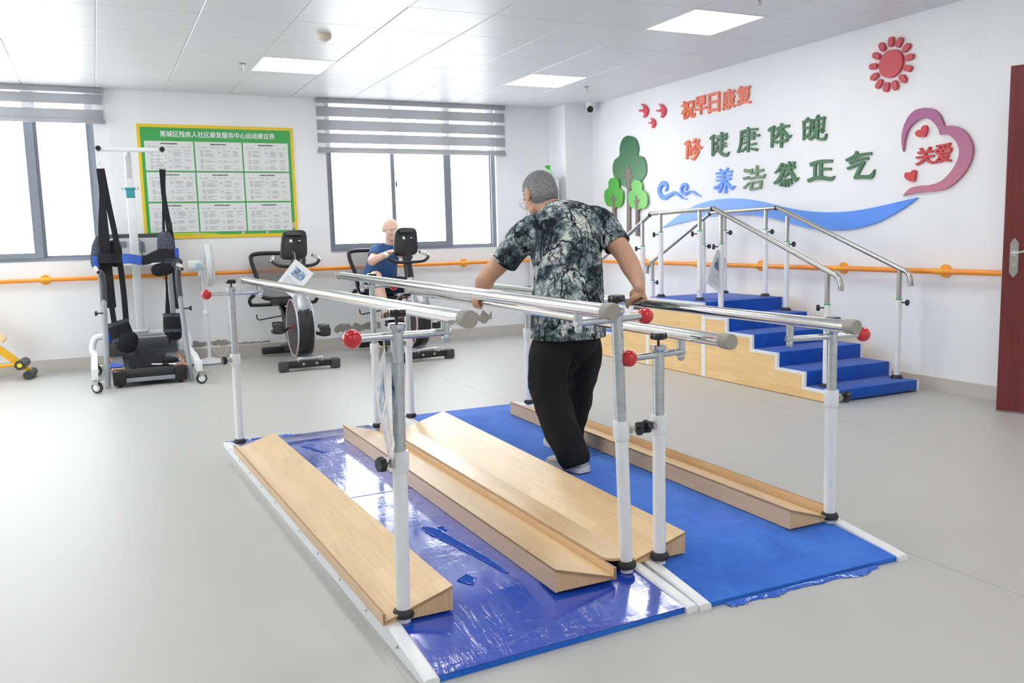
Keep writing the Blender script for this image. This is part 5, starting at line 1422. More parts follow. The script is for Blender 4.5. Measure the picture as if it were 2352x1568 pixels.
b.cyl(fc + fa * .05, fc + fa * .06, .05, n=20)
b.lathe(fc - fa * .022, fa, [(R0 + .002, 0), (R0 + .006, .003), (R0 + .006, .031), (R0 + .002, .034), (R0 - .002, .031), (R0 - .002, .003)], 48, caps=False)
b.build('guard', WPLAST, FN)
b = MB()
for k in range(3):
    q = k * 2 * PI / 3 + .3
    pts = []
    for r, w0, w1 in ((.03, -.25, .25), (.10, -.42, .40), (.17, -.40, .46), (.185, -.1, .3)):
        pts.append((r, w0, w1))
    rows = []
    for r, w0, w1 in pts:
        row = []
        for s in range(5):
            an = q + w0 + (w1 - w0) * s / 4
            row.append((fc + (a * math.cos(an) + c * math.sin(an)) * r + fa * (.018 - .036 * s / 4)))
        rows.append(row)
    for off in (0, .002):
        vs = [[b.bm.verts.new(p + fa * off) for p in row] for row in rows]
        for i in range(3):
            for s in range(4): b.bm.faces.new((vs[i][s], vs[i][s + 1], vs[i + 1][s + 1], vs[i + 1][s]))
b.cyl(fc - fa * .03, fc + fa * .03, .03, n=16)
b.build('blades', plain('translucent_white_blade', (222, 226, 230), .25), FN)
b = MB(); b.tube(spline([(.95, 8.90, .30), (.99, 8.93, .12), (1.06, 9.02, .03), (1.12, 9.08, .06), (1.18, 9.105, .20), (1.195, 9.11, .345)], 6), .0035, 6); b.build('power_cable', WPLAST, FN)

# ---------------------------------------------------------------- yellow exercise bench at the left edge
YB = thing('exercise_bench', 'yellow exercise bench with black rollers cut by the left picture edge', 'exercise bench', (-.75, 8.85, 0))
YELM = plain('yellow_enamel', (238, 182, 40), .35)
bm_ = Matrix.Rotation(math.radians(46), 3, 'Y')
b = MB(); b.skin([[b.bm.verts.new((x + dx, 8.86 + dy, z + dx * 0.9 * 0)) for dx, dy in ((-w, -.03), (w, -.03), (w, .03), (-w, .03))] for x, z, w in ((-1.22, .62, .055), (-.80, .245, .045), (-.63, .075, .035))]); b.build('beam', YELM, YB, smooth=False)
b = MB(); b.tube([(-1.3, 8.80, .13), (-.72, 8.80, .135)], .015, 12); b.tube([(-1.25, 8.86, .0 + .012), (-1.20, 8.86, .60)], .02, 12); b.bx(-1.4, -1.1, 8.70, 9.0, 0.0, .022); b.build('support', YELM, YB)
b = MB(); b.skin([[b.bm.verts.new((x + nx * k, y, z + nz * k)) for y, k in ((8.79, 0), (8.93, 0), (8.93, .06), (8.79, .06))] for x, z, nx, nz in ((-1.25, .67, .62, .78), (-.80, .33, .62, .78))]); bmesh.ops.bevel(b.bm, geom=b.bm.edges[:], offset=.012, segments=3, affect='EDGES'); b.build('cream_pad', plain('cream_vinyl', (240, 212, 164), .45), YB)
for x, z, r in ((-.70, .135, .042), (-.645, .040, .038)):
    b = MB(); b.cyl((x + .02, 8.72, z), (x + .05, 8.99, z), r, n=24); rl = b.build('roller', DGREY, YB)
    if r > .04:
        b = MB(); b.cyl((x + .0195, 8.715, z), (x + .0205, 8.722, z), .02, n=18); b.build('yellow_cap', plain('bright_yellow_cap', (240, 220, 50), .4), rl)

# ---------------------------------------------------------------- recumbent bikes
SHROUD = plain('satin_grey_shroud', (158, 161, 165), .32, 0.3)
def bike(label, group, loc, rz):
    t = thing('exercise_bike', label, 'exercise bike', (0, 0, 0), group)
    DB = plain('bike_black', (30, 31, 33), .35) if 'bike_black' not in bpy.data.materials else bpy.data.materials['bike_black']
    b = MB(); b.box((0, 0, .058), (.44, .062, .062), bev=.012); fs = b.build('front_stabiliser', DB, t)
    for x in (-.235, .235):
        b = MB(); b.box((x, 0, .047), (.085, .085, .090), bev=.014); b.build('foot_cap', DGREY, fs)
    b = MB(); b.tube(spline([(-.105, -.034, .085), (-.115, -.052, .105), (-.09, -.056, .118), (.09, -.056, .118), (.115, -.052, .105), (.105, -.034, .085)], 4), .0085, 10); b.build('carry_handle', CHROME, fs)
    b = MB()
    for x in (-.06, .06): b.cyl((x, -.030, .062), (x, -.037, .062), .012, n=14)
    b.build('bolt', STEEL, fs)
    b = MB(); b.box((0, .09, .098), (.17, .16, .022), bev=.006); b.build('silver_foot_plate', SILVER, t)
    # flywheel housing
    wc = V((0, .30, .365)); R = .275
    b = MB(); b.lathe(wc - V((.075, 0, 0)), (1, 0, 0), [(.02, .0), (R - .03, 0), (R - .012, .010), (R, .030), (R, .120), (R - .012, .140), (R - .03, .150), (.02, .150)], 48, ref=(0, 1, 0)); hs = b.build('flywheel_housing', DB, t)
    for x in (-.079, .071):
        b = MB(); b.tube([wc + V((x + .004, (R - .012) * math.cos(k * PI / 28), (R - .012) * math.sin(k * PI / 28))) for k in range(56)], .0085, 8, loop=True); b.build('silver_rim', SILVER, hs)
        b = MB(); s = -1 if x < 0 else 1
        b.tube([wc + V((x + .004 + s * .002, (R - .034) * math.cos(k * PI / 28), (R - .034) * math.sin(k * PI / 28))) for k in range(56)], .0028, 6, loop=True); b.build('red_ring', plain('red_accent', (206, 44, 52), .4) if 'red_accent' not in bpy.data.materials else bpy.data.materials['red_accent'], hs)
        b = MB(); b.lathe(wc + V((x + .004 + s * .001, 0, 0)), (s, 0, 0), [(R - .04, 0), (R - .05, .004), (.05, .008)], 40); b.build('side_disc', DGREY, hs)
        b = MB(); b.cyl(wc + V((s * .082, 0, 0)), wc + V((s * .090, 0, 0)), .036, n=24); b.build('red_hub', bpy.data.materials['red_accent'], hs)
    b = MB(); b.loft([((0, .13, .555), (.078, 0, 0), (0, .05, .03)), ((0, .20, .625), (.078, 0, 0), (0, .08, .035)), ((0, .27, .68), (.062, 0, 0), (0, .075, .02)), ((0, .30, .72), (.05, 0, 0), (0, .055, .01))], 22, True, 3); b.build('silver_shroud', SHROUD, t, angle=50)
    b = MB(); b.tube([(0, .30, .70), (0, .325, .775)], .042, 16); b.build('lower_column', SILVER, t)
    b = MB(); b.tube([(0, .32, .75), (0, .365, .93), (0, .372, 1.08)], [.043, .041, .046], 18); b.build('upper_column', DB, t)
    # console, its back toward the camera
    cm = Matrix.Rotation(math.radians(-10), 3, 'X')
    b = MB(); b.loft([(V((0, .385, 1.135)) + cm @ V((0, d, 0)), cm @ V((.120 * s, 0, 0)), cm @ V((0, 0, .138 * s))) for d, s in ((-.032, .86), (-.026, .96), (-.005, 1.0), (.02, 1.0), (.03, .95))], 40, True, 5); co = b.build('console', DB, t, angle=50)
    for v in co.data.vertices:
        v.co.x = v.co.x * (1.0 - .55 * (v.co.z - 1.135)) + .12 * (v.co.z - 1.135)
    b = MB(); b.box(V((0, .385, 1.230)) + cm @ V((0, -.030, 0)), (.150, .012, .030), m=cm, bev=.005); b.build('console_ridge', DGREY, co)
    b = MB(); b.box(V((-.035, .385, 1.165)) + cm @ V((0, -.0335, 0)), (.024, .004, .026), m=cm, bev=.001); b.box(V((.045, .385, 1.165)) + cm @ V((0, -.0335, 0)), (.018, .004, .010), m=cm, bev=.001); b.build('white_sticker', WPLAST, co)
    b = MB()
    for x in (-.045, .045): b.sphere(V((x, .385, 1.09)) + cm @ V((0, -.033, 0)), .007, 8, 6)
    b.build('screw', SILVER, co)
    # front handle loop
    hp = spline([(-.185, .46, 1.030), (-.205, .40, 1.015), (-.215, .34, .985), (-.16, .315, .945), (-.06, .318, .935), (.06, .318, .935), (.16, .315, .945), (.215, .34, .985), (.205, .40, 1.015), (.185, .46, 1.030)], 5)
    b = MB(); b.tube(hp, .0155, 14); hb = b.build('front_handle', DB, t)
    for ps in (hp[2:11], list(reversed(hp))[2:11]):
        b = MB(); b.tube(ps, .0165, 14); b.build('pulse_sensor', CHROME, hb)
    # main frame to the back
    b = MB(); b.tube([(0, .30, .13), (0, .70, .15), (0, 1.20, .075)], .04, 12); b.build('main_beam', DB, t)
    b = MB(); b.box((0, 1.20, .058), (.44, .07, .07), bev=.012); b.build('rear_stabiliser', DB, t)
    b = MB(); b.loft([((0, .56, .24), (.05, 0, 0), (0, .10, .14)), ((0, .80, .32), (.055, 0, 0), (0, .07, .16)), ((0, .98, .42), (.045, 0, 0), (0, .05, .09))], 16, True, 3); b.build('frame_cover', DB, t)
    b = MB(); b.tube([(0, .72, .40), (0, 1.18, .50)], .03, 12); b.build('seat_rail', DB, t)
    b = MB(); b.loft([((0, 1.0, .535), (.12, 0, 0), (0, .12, 0)), ((0, 1.0, .548), (.135, 0, 0), (0, .14, 0)), ((0, 1.0, .578), (.135, 0, 0), (0, .14, 0)), ((0, 1.0, .59), (.12, 0, 0), (0, .12, 0))], 28, True, 3.5); b.build('seat', DB, t)
    bl = [(-.16, 1.13, .60), (-.21, 1.15, .66), (-.225, 1.18, .80), (-.265, 1.23, .98), (-.23, 1.245, 1.045), (0, 1.25, 1.05), (.23, 1.245, 1.045), (.265, 1.23, .98), (.225, 1.18, .80), (.21, 1.15, .66), (.16, 1.13, .60), (0, 1.125, .59)]
    b = MB(); b.tube(spline(bl, 4, True), .0205, 12, loop=True); br = b.build('backrest_frame', DB, t)
    MESHB = sheer('grey_backrest_mesh', (140, 140, 142), .6) if 'grey_backrest_mesh' not in bpy.data.materials else bpy.data.materials['grey_backrest_mesh']
    b = MB(); sp = spline(bl, 4, True)
    b.bm.faces.new([b.bm.verts.new(V(p) + V((0, .004, 0))) for p in sp]); b.build('backrest_mesh', MESHB, br, smooth=False)
    b = MB(); b.tube([(0, 1.14, .50), (0, 1.135, .60)], .028, 10); b.build('backrest_bracket', DB, t)
    gh = spline([(-.305, 1.02, .635), (-.335, 1.03, .60), (-.325, 1.05, .555), (-.26, 1.06, .54), (.26, 1.06, .54), (.325, 1.05, .555), (.335, 1.03, .60), (.305, 1.02, .635)], 4)
    b = MB(); b.tube(gh, .0175, 12); sh = b.build('seat_handle', DB, t)
    for x in (-.303, .303):
        b = MB(); b.sphere((x, 1.015, .64), .024, 14, 10); b.build('round_end', DB, sh)
    b = MB(); b.tube([(0, .98, .43), (-.27, .95, .40), (-.285, .95, .41), (-.29, .95, .455)], .006, 8); b.build('seat_lever', DB, t)
    # cranks and pedals
    for s, dy, dz in ((-1, .04, -.03), (1, -.04, -.07)):
        b = MB(); b.tube([wc + V((s * .09, 0, 0)), wc + V((s * .115, .01, 0)), wc + V((s * .135, dy, dz * .9))], .012, 10); ck = b.build('crank', DB, t)
        pc = wc + V((s * .205, dy, dz))
        b = MB(); b.box(pc, (.11, .11, .034), bev=.010); b.cyl(wc + V((s * .13, dy, dz)), pc, .008, n=8); b.loft([(pc + V((0, -.075, .0)), (.045, 0, 0), (0, .006, .020)), (pc + V((0, -.065, .042)), (.055, 0, 0), (0, .016, .022)), (pc + V((0, -.01, .085)), (.05, 0, 0), (0, .026, .008)), (pc + V((0, .05, .06)), (.045, 0, 0), (0, .012, .010))], 16, True, 3); b.build('pedal', DB, ck)
    t.location = loc
    t.rotation_euler = (0, 0, rz)
    return t
bikeA = bike('black exercise bike standing free with a paper sign on its handle', 'black recumbent exercise bikes', (1.685, 7.80, 0), 0)
bikeB = copy_tree(bikeA)
bikeB.location = (2.795, 7.72, 0); bikeB.rotation_euler = (0, 0, math.radians(6))
tag(bikeB, 'black exercise bike being ridden by the man in the blue shirt', 'exercise bike', 'black recumbent exercise bikes')
paper_sheet('hanging_sign', 'white paper sign hanging tilted on the free exercise bike', 'laminated instruction signs', (1.655, 8.02, 1.005), (-.90, .43, 0), lean=.10, string_to=(1.665, 8.09, 1.06))

# ---------------------------------------------------------------- people
def skin_mat(name, rgb, rgb2):
    m = NT(name)
    vec = m.coords()
    m.l(m.ramp(m.noise(vec, 14, 4, .6), [(.3, lin(rgb)), (.7, lin(rgb2))]), m.b.inputs['Base Color'])
    m.set(rough=.5)
    m.b.inputs['Subsurface Weight'].default_value = .08
    m.b.inputs['Subsurface Radius'].default_value = (.01, .004, .002)
    m.bump(m.noise(vec, 260, 2), .06, .001)
    return m.m
SKIN = skin_mat('tanned_skin', (196, 150, 124), (208, 164, 138))
SKINP = skin_mat('pale_skin', (232, 190, 170), (240, 202, 184))

def shirt_print():
    """white, teal grey and ink tree-branch print"""
    m = NT('branch_print_fabric')
    vec = m.coords()
    base = m.noise(vec, 7.5, 8, .68, .5)
    mid = m.noise(vec, 34, 6, .72, .4)
    c = m.ramp(m.math('ADD', m.math('MULTIPLY', base, .72), m.math('MULTIPLY', mid, .28)),
               [(.40, lin((30, 36, 40))), (.45, lin((68, 84, 88))), (.50, lin((122, 140, 143))), (.55, lin((198, 205, 202))), (.63, lin((226, 228, 222)))])
    # thin dark branches: ridges of stretched, distorted noise
    wob = m.n('TexNoise'); wob.inputs['Scale'].default_value = 6; m.l(vec, wob.inputs['Vector'])
    def branch(rot, sc, w, s2):
        mp = m.n('Mapping'); mp.inputs['Rotation'].default_value = rot; mp.inputs['Scale'].default_value = sc
        add = m.n('MixRGB', blend_type='ADD'); add.inputs[0].default_value = .07
        m.l(vec, add.inputs[1]); m.l(wob.outputs[1], add.inputs[2]); m.l(add.outputs[0], mp.inputs[0])
        n1 = m.noise(mp.outputs[0], s2, 5, .55, .3)
        d = m.math('ABSOLUTE', m.math('SUBTRACT', n1, .5))
        return m.ramp(d, [(0.0, (1, 1, 1)), (w, (1, 1, 1)), (w * 2.2, (0, 0, 0))])
    b1 = branch((.3, .5, .9), (1, 1, .42), .010, 7.0)
    b2 = branch((-.4, .8, -.6), (1, 1, .36), .008, 12.0)
    b3 = branch((.9, -.5, .2), (.4, 1, 1), .007, 20.0)
    ink = lin((24, 30, 34))
    c = m.mix(b1, c, ink); c = m.mix(m.math('MULTIPLY', b2, .9), c, ink); c = m.mix(m.math('MULTIPLY', b3, .7), c, ink)
    m.l(c, m.b.inputs['Base Color'])
    m.set(rough=.8, spec=.2)
    m.bump(m.noise(vec, 12, 3), .25, .02)
    return m.m
PRINT = shirt_print()
TROUSER = plain('black_cotton', (27, 27, 29), .85, var=.15, vscale=6, bump=.3, bscale=14, spec=.25)
SHOE = plain('light_grey_mesh_shoe', (196, 194, 190), .7, bump=.5, bscale=220)
SOLE = plain('off_white_sole', (222, 220, 214), .55)
POLO = plain('blue_polo_fabric', (70, 106, 156), .8, var=.12, vscale=7, bump=.3, bscale=12, spec=.2)
SHORTS = plain('dark_navy_shorts', (36, 42, 60), .85)
GOLD = plain('thin_metal_frame', (200, 200, 196), .25, 1.0)

def hairs():
    m = NT('short_grey_hair')
    vec = m.coords(scale=(1, 1, .35))
    m.l(m.ramp(m.noise(vec, 240, 3, .7), [(.3, lin((86, 86, 88))), (.5, lin((132, 132, 134))), (.7, lin((186, 186, 188)))]), m.b.inputs['Base Color'])
    m.set(rough=.55)
    return m.m
HAIR = hairs()

def limb(b, pts, n=18):
    """pts: (x, y, z, r) or (x, y, z, ra, rb); rounded closed sweep"""
    s = spline([tuple(p[:3]) + ((p[3], p[4]) if len(p) == 5 else (p[3], p[3])) for p in pts], 4)
    d0 = (V(s[0][:3]) - V(s[1][:3])).normalized(); d1 = (V(s[-1][:3]) - V(s[-2][:3])).normalized()
    r0, r1 = min(s[0][3:]), min(s[-1][3:])
    P = []; R = []
    for k, c in ((.98, .2), (.8, .6), (.45, .9)):
        P.append(V(s[0][:3]) + d0 * r0 * k); R.append((s[0][3] * c, s[0][4] * c))
    for q in s: P.append(V(q[:3])); R.append((q[3], q[4]))
    for k, c in ((.45, .9), (.8, .6), (.98, .2)):
        P.append(V(s[-1][:3]) + d1 * r1 * k); R.append((s[-1][3] * c, s[-1][4] * c))
    b.tube(P, R, n)

def head(b, c, yaw, pitch, roll=0.0, s=1.0):
    """adds a head; returns its rotation. local axes: x right, y forward, z up"""
    m = Matrix.Rotation(yaw, 3, 'Z') @ Matrix.Rotation(-pitch, 3, 'X') @ Matrix.Rotation(roll, 3, 'Y')
    def at(x, y, z): return V(c) + m @ V((x * s, y * s, z * s))
    def el(p, r): b.sphere(at(*p), [v * s for v in r], 28, 18, m)
    el((0, -.012, .022), (.078, .096, .086))       # skull
    el((0, .030, -.020), (.064, .062, .080))       # face
    el((0, .052, -.078), (.040, .036, .030))       # chin
    el((-.030, .030, -.062), (.030, .044, .030)); el((.030, .030, -.062), (.030, .044, .030))
    el((0, .082, .030), (.048, .018, .014))        # brow
    el((-.034, .070, -.022), (.020, .018, .020)); el((.034, .070, -.022), (.020, .018, .020))   # cheeks
    limb(b, [tuple(at(0, .086, .020)) + (.007 * s,), tuple(at(0, .100, -.006)) + (.010 * s,), tuple(at(0, .106, -.022)) + (.014 * s,)], 12)
    el((-.011, .094, -.026), (.009, .010, .008)); el((.011, .094, -.026), (.009, .010, .008))
    el((0, .086, -.047), (.022, .010, .0055)); el((0, .085, -.056), (.019, .010, .006))   # lips
    for sx in (-1, 1):
        el((sx * .079, -.012, -.006), (.010, .019, .029)); el((sx * .083, -.020, .006), (.008, .016, .020)); el((sx * .078, -.004, -.030), (.008, .009, .010))
    return m, at

def eyes(name, at, m, s, parent):
    for sx in (-1, 1):
        b = MB(); b.sphere(at(sx * .031, .0725, .008), (.0125 * s, .010 * s, .0075 * s), 16, 10, m); e = b.build('eye', plain('eye_white', (226, 220, 212), .2) if 'eye_white' not in bpy.data.materials else bpy.data.materials['eye_white'], parent)
        b = MB(); b.sphere(at(sx * .031, .0805, .008), (.005 * s, .003 * s, .005 * s), 12, 8, m); b.build('iris', BLACKG, e)

def glasses(at, m, parent):
    b = MB()
    for sx in (-1, 1):
        pts = [at(sx * .034 + .026 * math.cos(k * PI / 10), .106 - .004 * abs(math.cos(k * PI / 10)), .003 + .019 * math.sin(k * PI / 10)) for k in range(20)]
        b.tube(pts, .0013, 6, loop=True)
        b.tube([at(sx * .060, .102, .012), at(sx * .078, .085, .016), at(sx * .084, .01, .020), at(sx * .083, -.018, .010), at(sx * .080, -.030, -.004)], .0014, 6)
    b.tube([at(-.009, .106, .008), at(0, .110, .011), at(.009, .106, .008)], .0013, 6)
    g = b.build('eyeglasses', GOLD, parent)
    b = MB()
    for sx in (-1, 1):
        b.bm.faces.new([b.bm.verts.new(at(sx * .034 + .0255 * math.cos(k * PI / 10), .105, .003 + .0185 * math.sin(k * PI / 10))) for k in range(20)])
    b.build('lens', GLASS, g, smooth=False)

def gripping_hand(b, wrist, bar, axis, outer, rbar=.0215, fingers=(-.030, -.010, .011, .031)):
    """palm on top of the bar, four fingers over the outer side, thumb round the inner side.
    bar: point on the bar axis under the palm; axis: forward along the bar; outer: horizontal outward unit vector"""
    A = V(axis).normalized(); O = V(outer); O = (O - A * O.dot(A)).normalized(); U = A.cross(O); 
    if U.z < 0: U = -U
    W = V(wrist); B = V(bar)
    def ar(ang, r, s): return B + A * s + (O * math.cos(ang) + U * math.sin(ang)) * r
    # palm: heel behind, knuckles on the outer top
    pc = B + U * (rbar + .020)
    limb(b, [tuple(W) + (.025, .020), tuple((W + pc) / 2 + U * .004 - A * .004) + (.029, .021), tuple(pc - O * .004) + (.036, .019), tuple(ar(math.radians(62), rbar + .017, .0)) + (.034, .013)], 20)
    for s, ln in zip(fingers, (.86, .98, 1.0, .92)):
        pts = []
        for k, ang in enumerate((70, 42, 12, -18, -48, -78 * ln - 8)):
            pts.append(tuple(ar(math.radians(ang * (ln if ang < 0 else 1)), rbar + (.0125, .0118, .0105, .0095, .009, .0082)[k], s + .004 * k * (0.3 if s > 0 else -.1))) + ((.0098, .0105, .0096, .0092, .0088, .0074)[k],))
        limb(b, pts, 12)
        # knuckle
        b.sphere(ar(math.radians(62), rbar + .020, s), .0112, 14, 10)
    th = []
    for k, (ang, s, r) in enumerate(((128, -.028, .018), (150, -.006, .0165), (178, .020, .0125), (204, .040, .0105), (226, .050, .009))):
        th.append(tuple(ar(math.radians(ang), rbar + r, s)) + ((.0150, .0135, .0118, .0105, .0085)[k],))
    limb(b, th, 14)
    b.sphere(ar(math.radians(112), rbar + .019, -.022), (.020, .024, .017), 18, 12)

# ----- the walking man between the right hand bars
WM = (2.06, 3.65, ZF)
def barpt(p0, p1, y):
    k = (y - p0[1]) / (p1[1] - p0[1]); return V(p0) + (V(p1) - V(p0)) * k
bl_ = barpt(BL[0], BL[1], 4.135); br_ = barpt(BR[0], BR[1], 3.425)
b = MB()
hc = (2.062, 3.935, 1.368)
hm, hat = head(b, hc, math.radians(4), math.radians(30))
limb(b, [(2.105, 3.80, 1.245, .062), (2.086, 3.855, 1.290, .058), (2.068, 3.90, 1.335, .060)])
# trunk under the clothes
limb(b, [(2.05, 3.62, .74, .085, .115), (2.065, 3.65, .88, .085, .115), (2.085, 3.70, 1.04, .085, .12), (2.09, 3.75, 1.16, .075, .12), (2.10, 3.79, 1.23, .055, .08)], 20)
# arms
wl = bl_ + V((-.002, -.050, .062)); wr = br_ + V((-.006, -.030, .070))
limb(b, [(1.965, 3.77, 1.19, .052), (1.905, 3.80, 1.165, .054), (1.845, 3.89, 1.065, .052), (1.787, 3.975, .975, .046), (1.784, 4.02, .945, .049), (1.797, 4.085, .905, .040), tuple(wl) + (.028, .023)])
limb(b, [(2.235, 3.765, 1.215, .052), (2.30, 3.755, 1.205, .054), (2.335, 3.66, 1.125, .054), (2.342, 3.575, 1.055, .048), (2.336, 3.53, 1.015, .049), (2.320, 3.45, .955, .039), tuple(wr) + (.029, .024)])
axB = (V(BL[1]) - V(BL[0])).normalized(); axR = (V(BR[1]) - V(BR[0])).normalized()
gripping_hand(b, wl, bl_, axB, (-1, 0, 0)); gripping_hand(b, wr, br_, axR, (1, 0, 0))
# legs inside the trousers
LL = [(1.965, 3.62, .72, .072), (1.930, 3.615, .58, .072), (1.925, 3.62, .44, .062), (1.935, 3.56, .30, .056), (1.955, 3.48, .175, .044), (1.972, 3.435, .115, .040)]
RL = [(2.130, 3.64, .72, .072), (2.165, 3.70, .56, .072), (2.188, 3.785, .42, .062), (2.168, 3.80, .28, .056), (2.138, 3.815, .16, .042), (2.132, 3.825, .10, .040)]
limb(b, LL); limb(b, RL)
me = remesh(b, .0042, 3)
walker = place('person', shift(me, WM), SKIN, None, WM)
tag(walker, 'grey haired man in tree print shirt walking with both hands on the parallel bars', 'person')
glasses(hat, hm, walker)
eyes('eye', hat, hm, 1.0, walker)
# hair: cropped cap plus short strands
b = MB()
for p, r in (((0, -.016, .030), (.0805, .097, .086)), ((0, -.040, -.010), (.0745, .070, .080)), ((0, -.040, -.048), (.056, .050, .040))):
    b.sphere(hat(*p), r, 28, 18, hm)
cap = remesh(b, .006, 2)
inv = hm.transposed()
bmh = bmesh.new(); bmh.from_mesh(cap)
kill = []
for v in bmh.verts:
    q = inv @ (v.co - V(hc))
    front = .050 + .9 * max(0, q.z - .045) - .0 
    if q.y > front or (q.z < .012 and q.y > -.004) or (abs(q.x) > .070 and q.z < .022 and q.y > -.028) or q.z < -.082: kill.append(v)
bmesh.ops.delete(bmh, geom=kill, context='VERTS')
bmh.normal_update()
rnd = random.Random(3)
base = [(v.co.copy(), v.normal.copy()) for v in bmh.verts]
rnd.shuffle(base)
for co, nn in base[:4200]:
    q = inv @ (co - V(hc))
    if q.y > .06: continue
    flow = hm @ V((rnd.uniform(-.5, .5) + q.x * 4, -.35, -.9 if q.z < .05 else -.25)) 
    d = (nn * .55 + flow * .8).normalized()
    L = rnd.uniform(.004, .009)
    a, c = frame(d)
    r = .0009
    tip = bmh.verts.new(co + d * L)
    ring = [bmh.verts.new(co - nn * .001 + a * r * math.cos(t) + c * r * math.sin(t)) for t in (0, 2.09, 4.19)]
    for k in range(3): bmh.faces.new((ring[k], ring[(k + 1) % 3], tip))
cap2 = bpy.data.meshes.new('hair'); bmh.to_mesh(cap2); bmh.free()
place('hair', shift(cap2, WM), HAIR, walker, WM)

# T-shirt
from mathutils import noise as mnoise
def clean_cut(bm, p, nn, rad, test=None):
    p, nn = V(p), V(nn).normalized()
    fs = [f for f in bm.faces if (f.calc_center_median() - p).length < rad and (test is None or test(f.calc_center_median()))]
    geom = list({v for f in fs for v in f.verts}) + list({e for f in fs for e in f.edges}) + fs
    bmesh.ops.bisect_plane(bm, geom=geom, plane_co=p, plane_no=nn, dist=1e-5)
    dead = [f for f in bm.faces if (f.calc_center_median() - p).dot(nn) > 0 and (f.calc_center_median() - p).length < rad + .01 and (test is None or test(f.calc_center_median()))]
    bmesh.ops.delete(bm, geom=dead, context='FACES')
def folds(bm, amp, scale, zfun=None):
    for v in bm.verts:
        n1 = mnoise.noise(V((v.co.x * scale, v.co.y * scale, v.co.z * scale * .55)))
        n2 = mnoise.noise(V((v.co.x * scale * 2.3 + 5, v.co.y * scale * 2.3, v.co.z * scale * 1.6 + v.co.x * scale)))
        k = zfun(v.co) if zfun else 1.0
        v.co += v.normal * amp * k * (n1 + .6 * n2)
b = MB()
def rg(c, a, bb, tilt=0.0, lean=0.0):
    ra = V((math.cos(tilt), 0, math.sin(tilt))) * a
    rb = V((0, math.cos(lean), math.sin(lean))) * bb
    return (c, ra, rb)
b.loft([rg((2.032, 3.615, .668), .186, .150, -.02), rg((2.034, 3.617, .70), .186, .148), rg((2.048, 3.635, .80), .176, .142), rg((2.068, 3.66, .91), .170, .138, .02, -.1),
        rg((2.086, 3.695, 1.03), .174, .138, .04, -.2), rg((2.096, 3.73, 1.14), .190, .136, .08, -.3), rg((2.104, 3.765, 1.215), .196, .118, .10, -.45),
        rg((2.108, 3.79, 1.262), .160, .088, .12, -.6), rg((2.104, 3.815, 1.288), .104, .070, .10, -.7), rg((2.098, 3.835, 1.302), .078, .062, .06, -.75)], 40, True, 2.35)
limb(b, [(1.985, 3.765, 1.200, .080), (1.915, 3.795, 1.168, .083), (1.870, 3.855, 1.100, .074), (1.838, 3.903, 1.030, .066)], 22)
limb(b, [(2.215, 3.765, 1.232, .080), (2.298, 3.755, 1.220, .082), (2.330, 3.69, 1.155, .074), (2.344, 3.645, 1.105, .068)], 22)
sh = remesh(b, .0075, 3)
bmh = bmesh.new(); bmh.from_mesh(sh)
# open the hem, the neck and the sleeve ends; gentle folds
cuts = [((2.03, 3.61, .672), (0, 0, -1), .4), ((2.095, 3.845, 1.296), (0, .55, .83), .11), ((1.840, 3.900, 1.036), (-.36, .55, -.76), .12), ((2.3435, 3.648, 1.108), (.12, -.65, -.72), .12)]
folds(bmh, .006, 9, lambda c: 1.5 if .75 < c.z < 1.0 and c.x < 2.0 else .8)
for p, nn, rad in cuts: clean_cut(bmh, p, nn, rad)
# give the cloth thickness at the open edges
bmh.normal_update()
sh2 = bpy.data.meshes.new('shirt'); bmh.to_mesh(sh2); bmh.free(); bpy.data.meshes.remove(sh)
so = place('t_shirt', shift(sh2, WM), PRINT, walker, WM)
sm = so.modifiers.new('thickness', 'SOLIDIFY'); sm.thickness = .003; sm.offset = -1
# trousers
b = MB()
b.loft([rg((2.04, 3.635, .56), .09, .08), rg((2.036, 3.625, .61), .140, .112), rg((2.035, 3.622, .66), .162, .128), rg((2.04, 3.63, .72), .158, .124), rg((2.05, 3.64, .80), .145, .112)], 30, True, 2.3)
limb(b, [(1.975, 3.615, .70, .100), (1.934, 3.612, .60, .100), (1.922, 3.616, .50, .094), (1.922, 3.612, .42, .091), (1.932, 3.565, .31, .089), (1.944, 3.50, .20, .083), (1.960, 3.455, .120, .080)], 24)
limb(b, [(2.105, 3.632, .70, .096), (2.155, 3.68, .59, .098), (2.182, 3.745, .49, .094), (2.188, 3.785, .41, .092), (2.168, 3.795, .30, .087), (2.142, 3.81, .19, .080), (2.135, 3.82, .13, .078)], 24)
limb(b, [(2.04, 3.645, .70, .10), (2.045, 3.66, .58, .085), (2.05, 3.69, .49, .05)], 20)
tr = remesh(b, .0075, 12)
bmh = bmesh.new(); bmh.from_mesh(tr)
folds(bmh, .010, 9, lambda c: 1.4 if c.z < .45 else .8)
clean_cut(bmh, (1.965, 3.445, .080), (.15, -.35, -.92), .25, lambda c: c.y < 3.60 and c.z < .3)
clean_cut(bmh, (2.135, 3.82, .088), (0, .05, -1), .2, lambda c: c.y > 3.60 and c.z < .3)
tr2 = bpy.data.meshes.new('trousers'); bmh.to_mesh(tr2); bmh.free(); bpy.data.meshes.remove(tr)
to = place('trousers', shift(tr2, WM), TROUSER, walker, WM)
sm = to.modifiers.new('thickness', 'SOLIDIFY'); sm.thickness = .004; sm.offset = -1
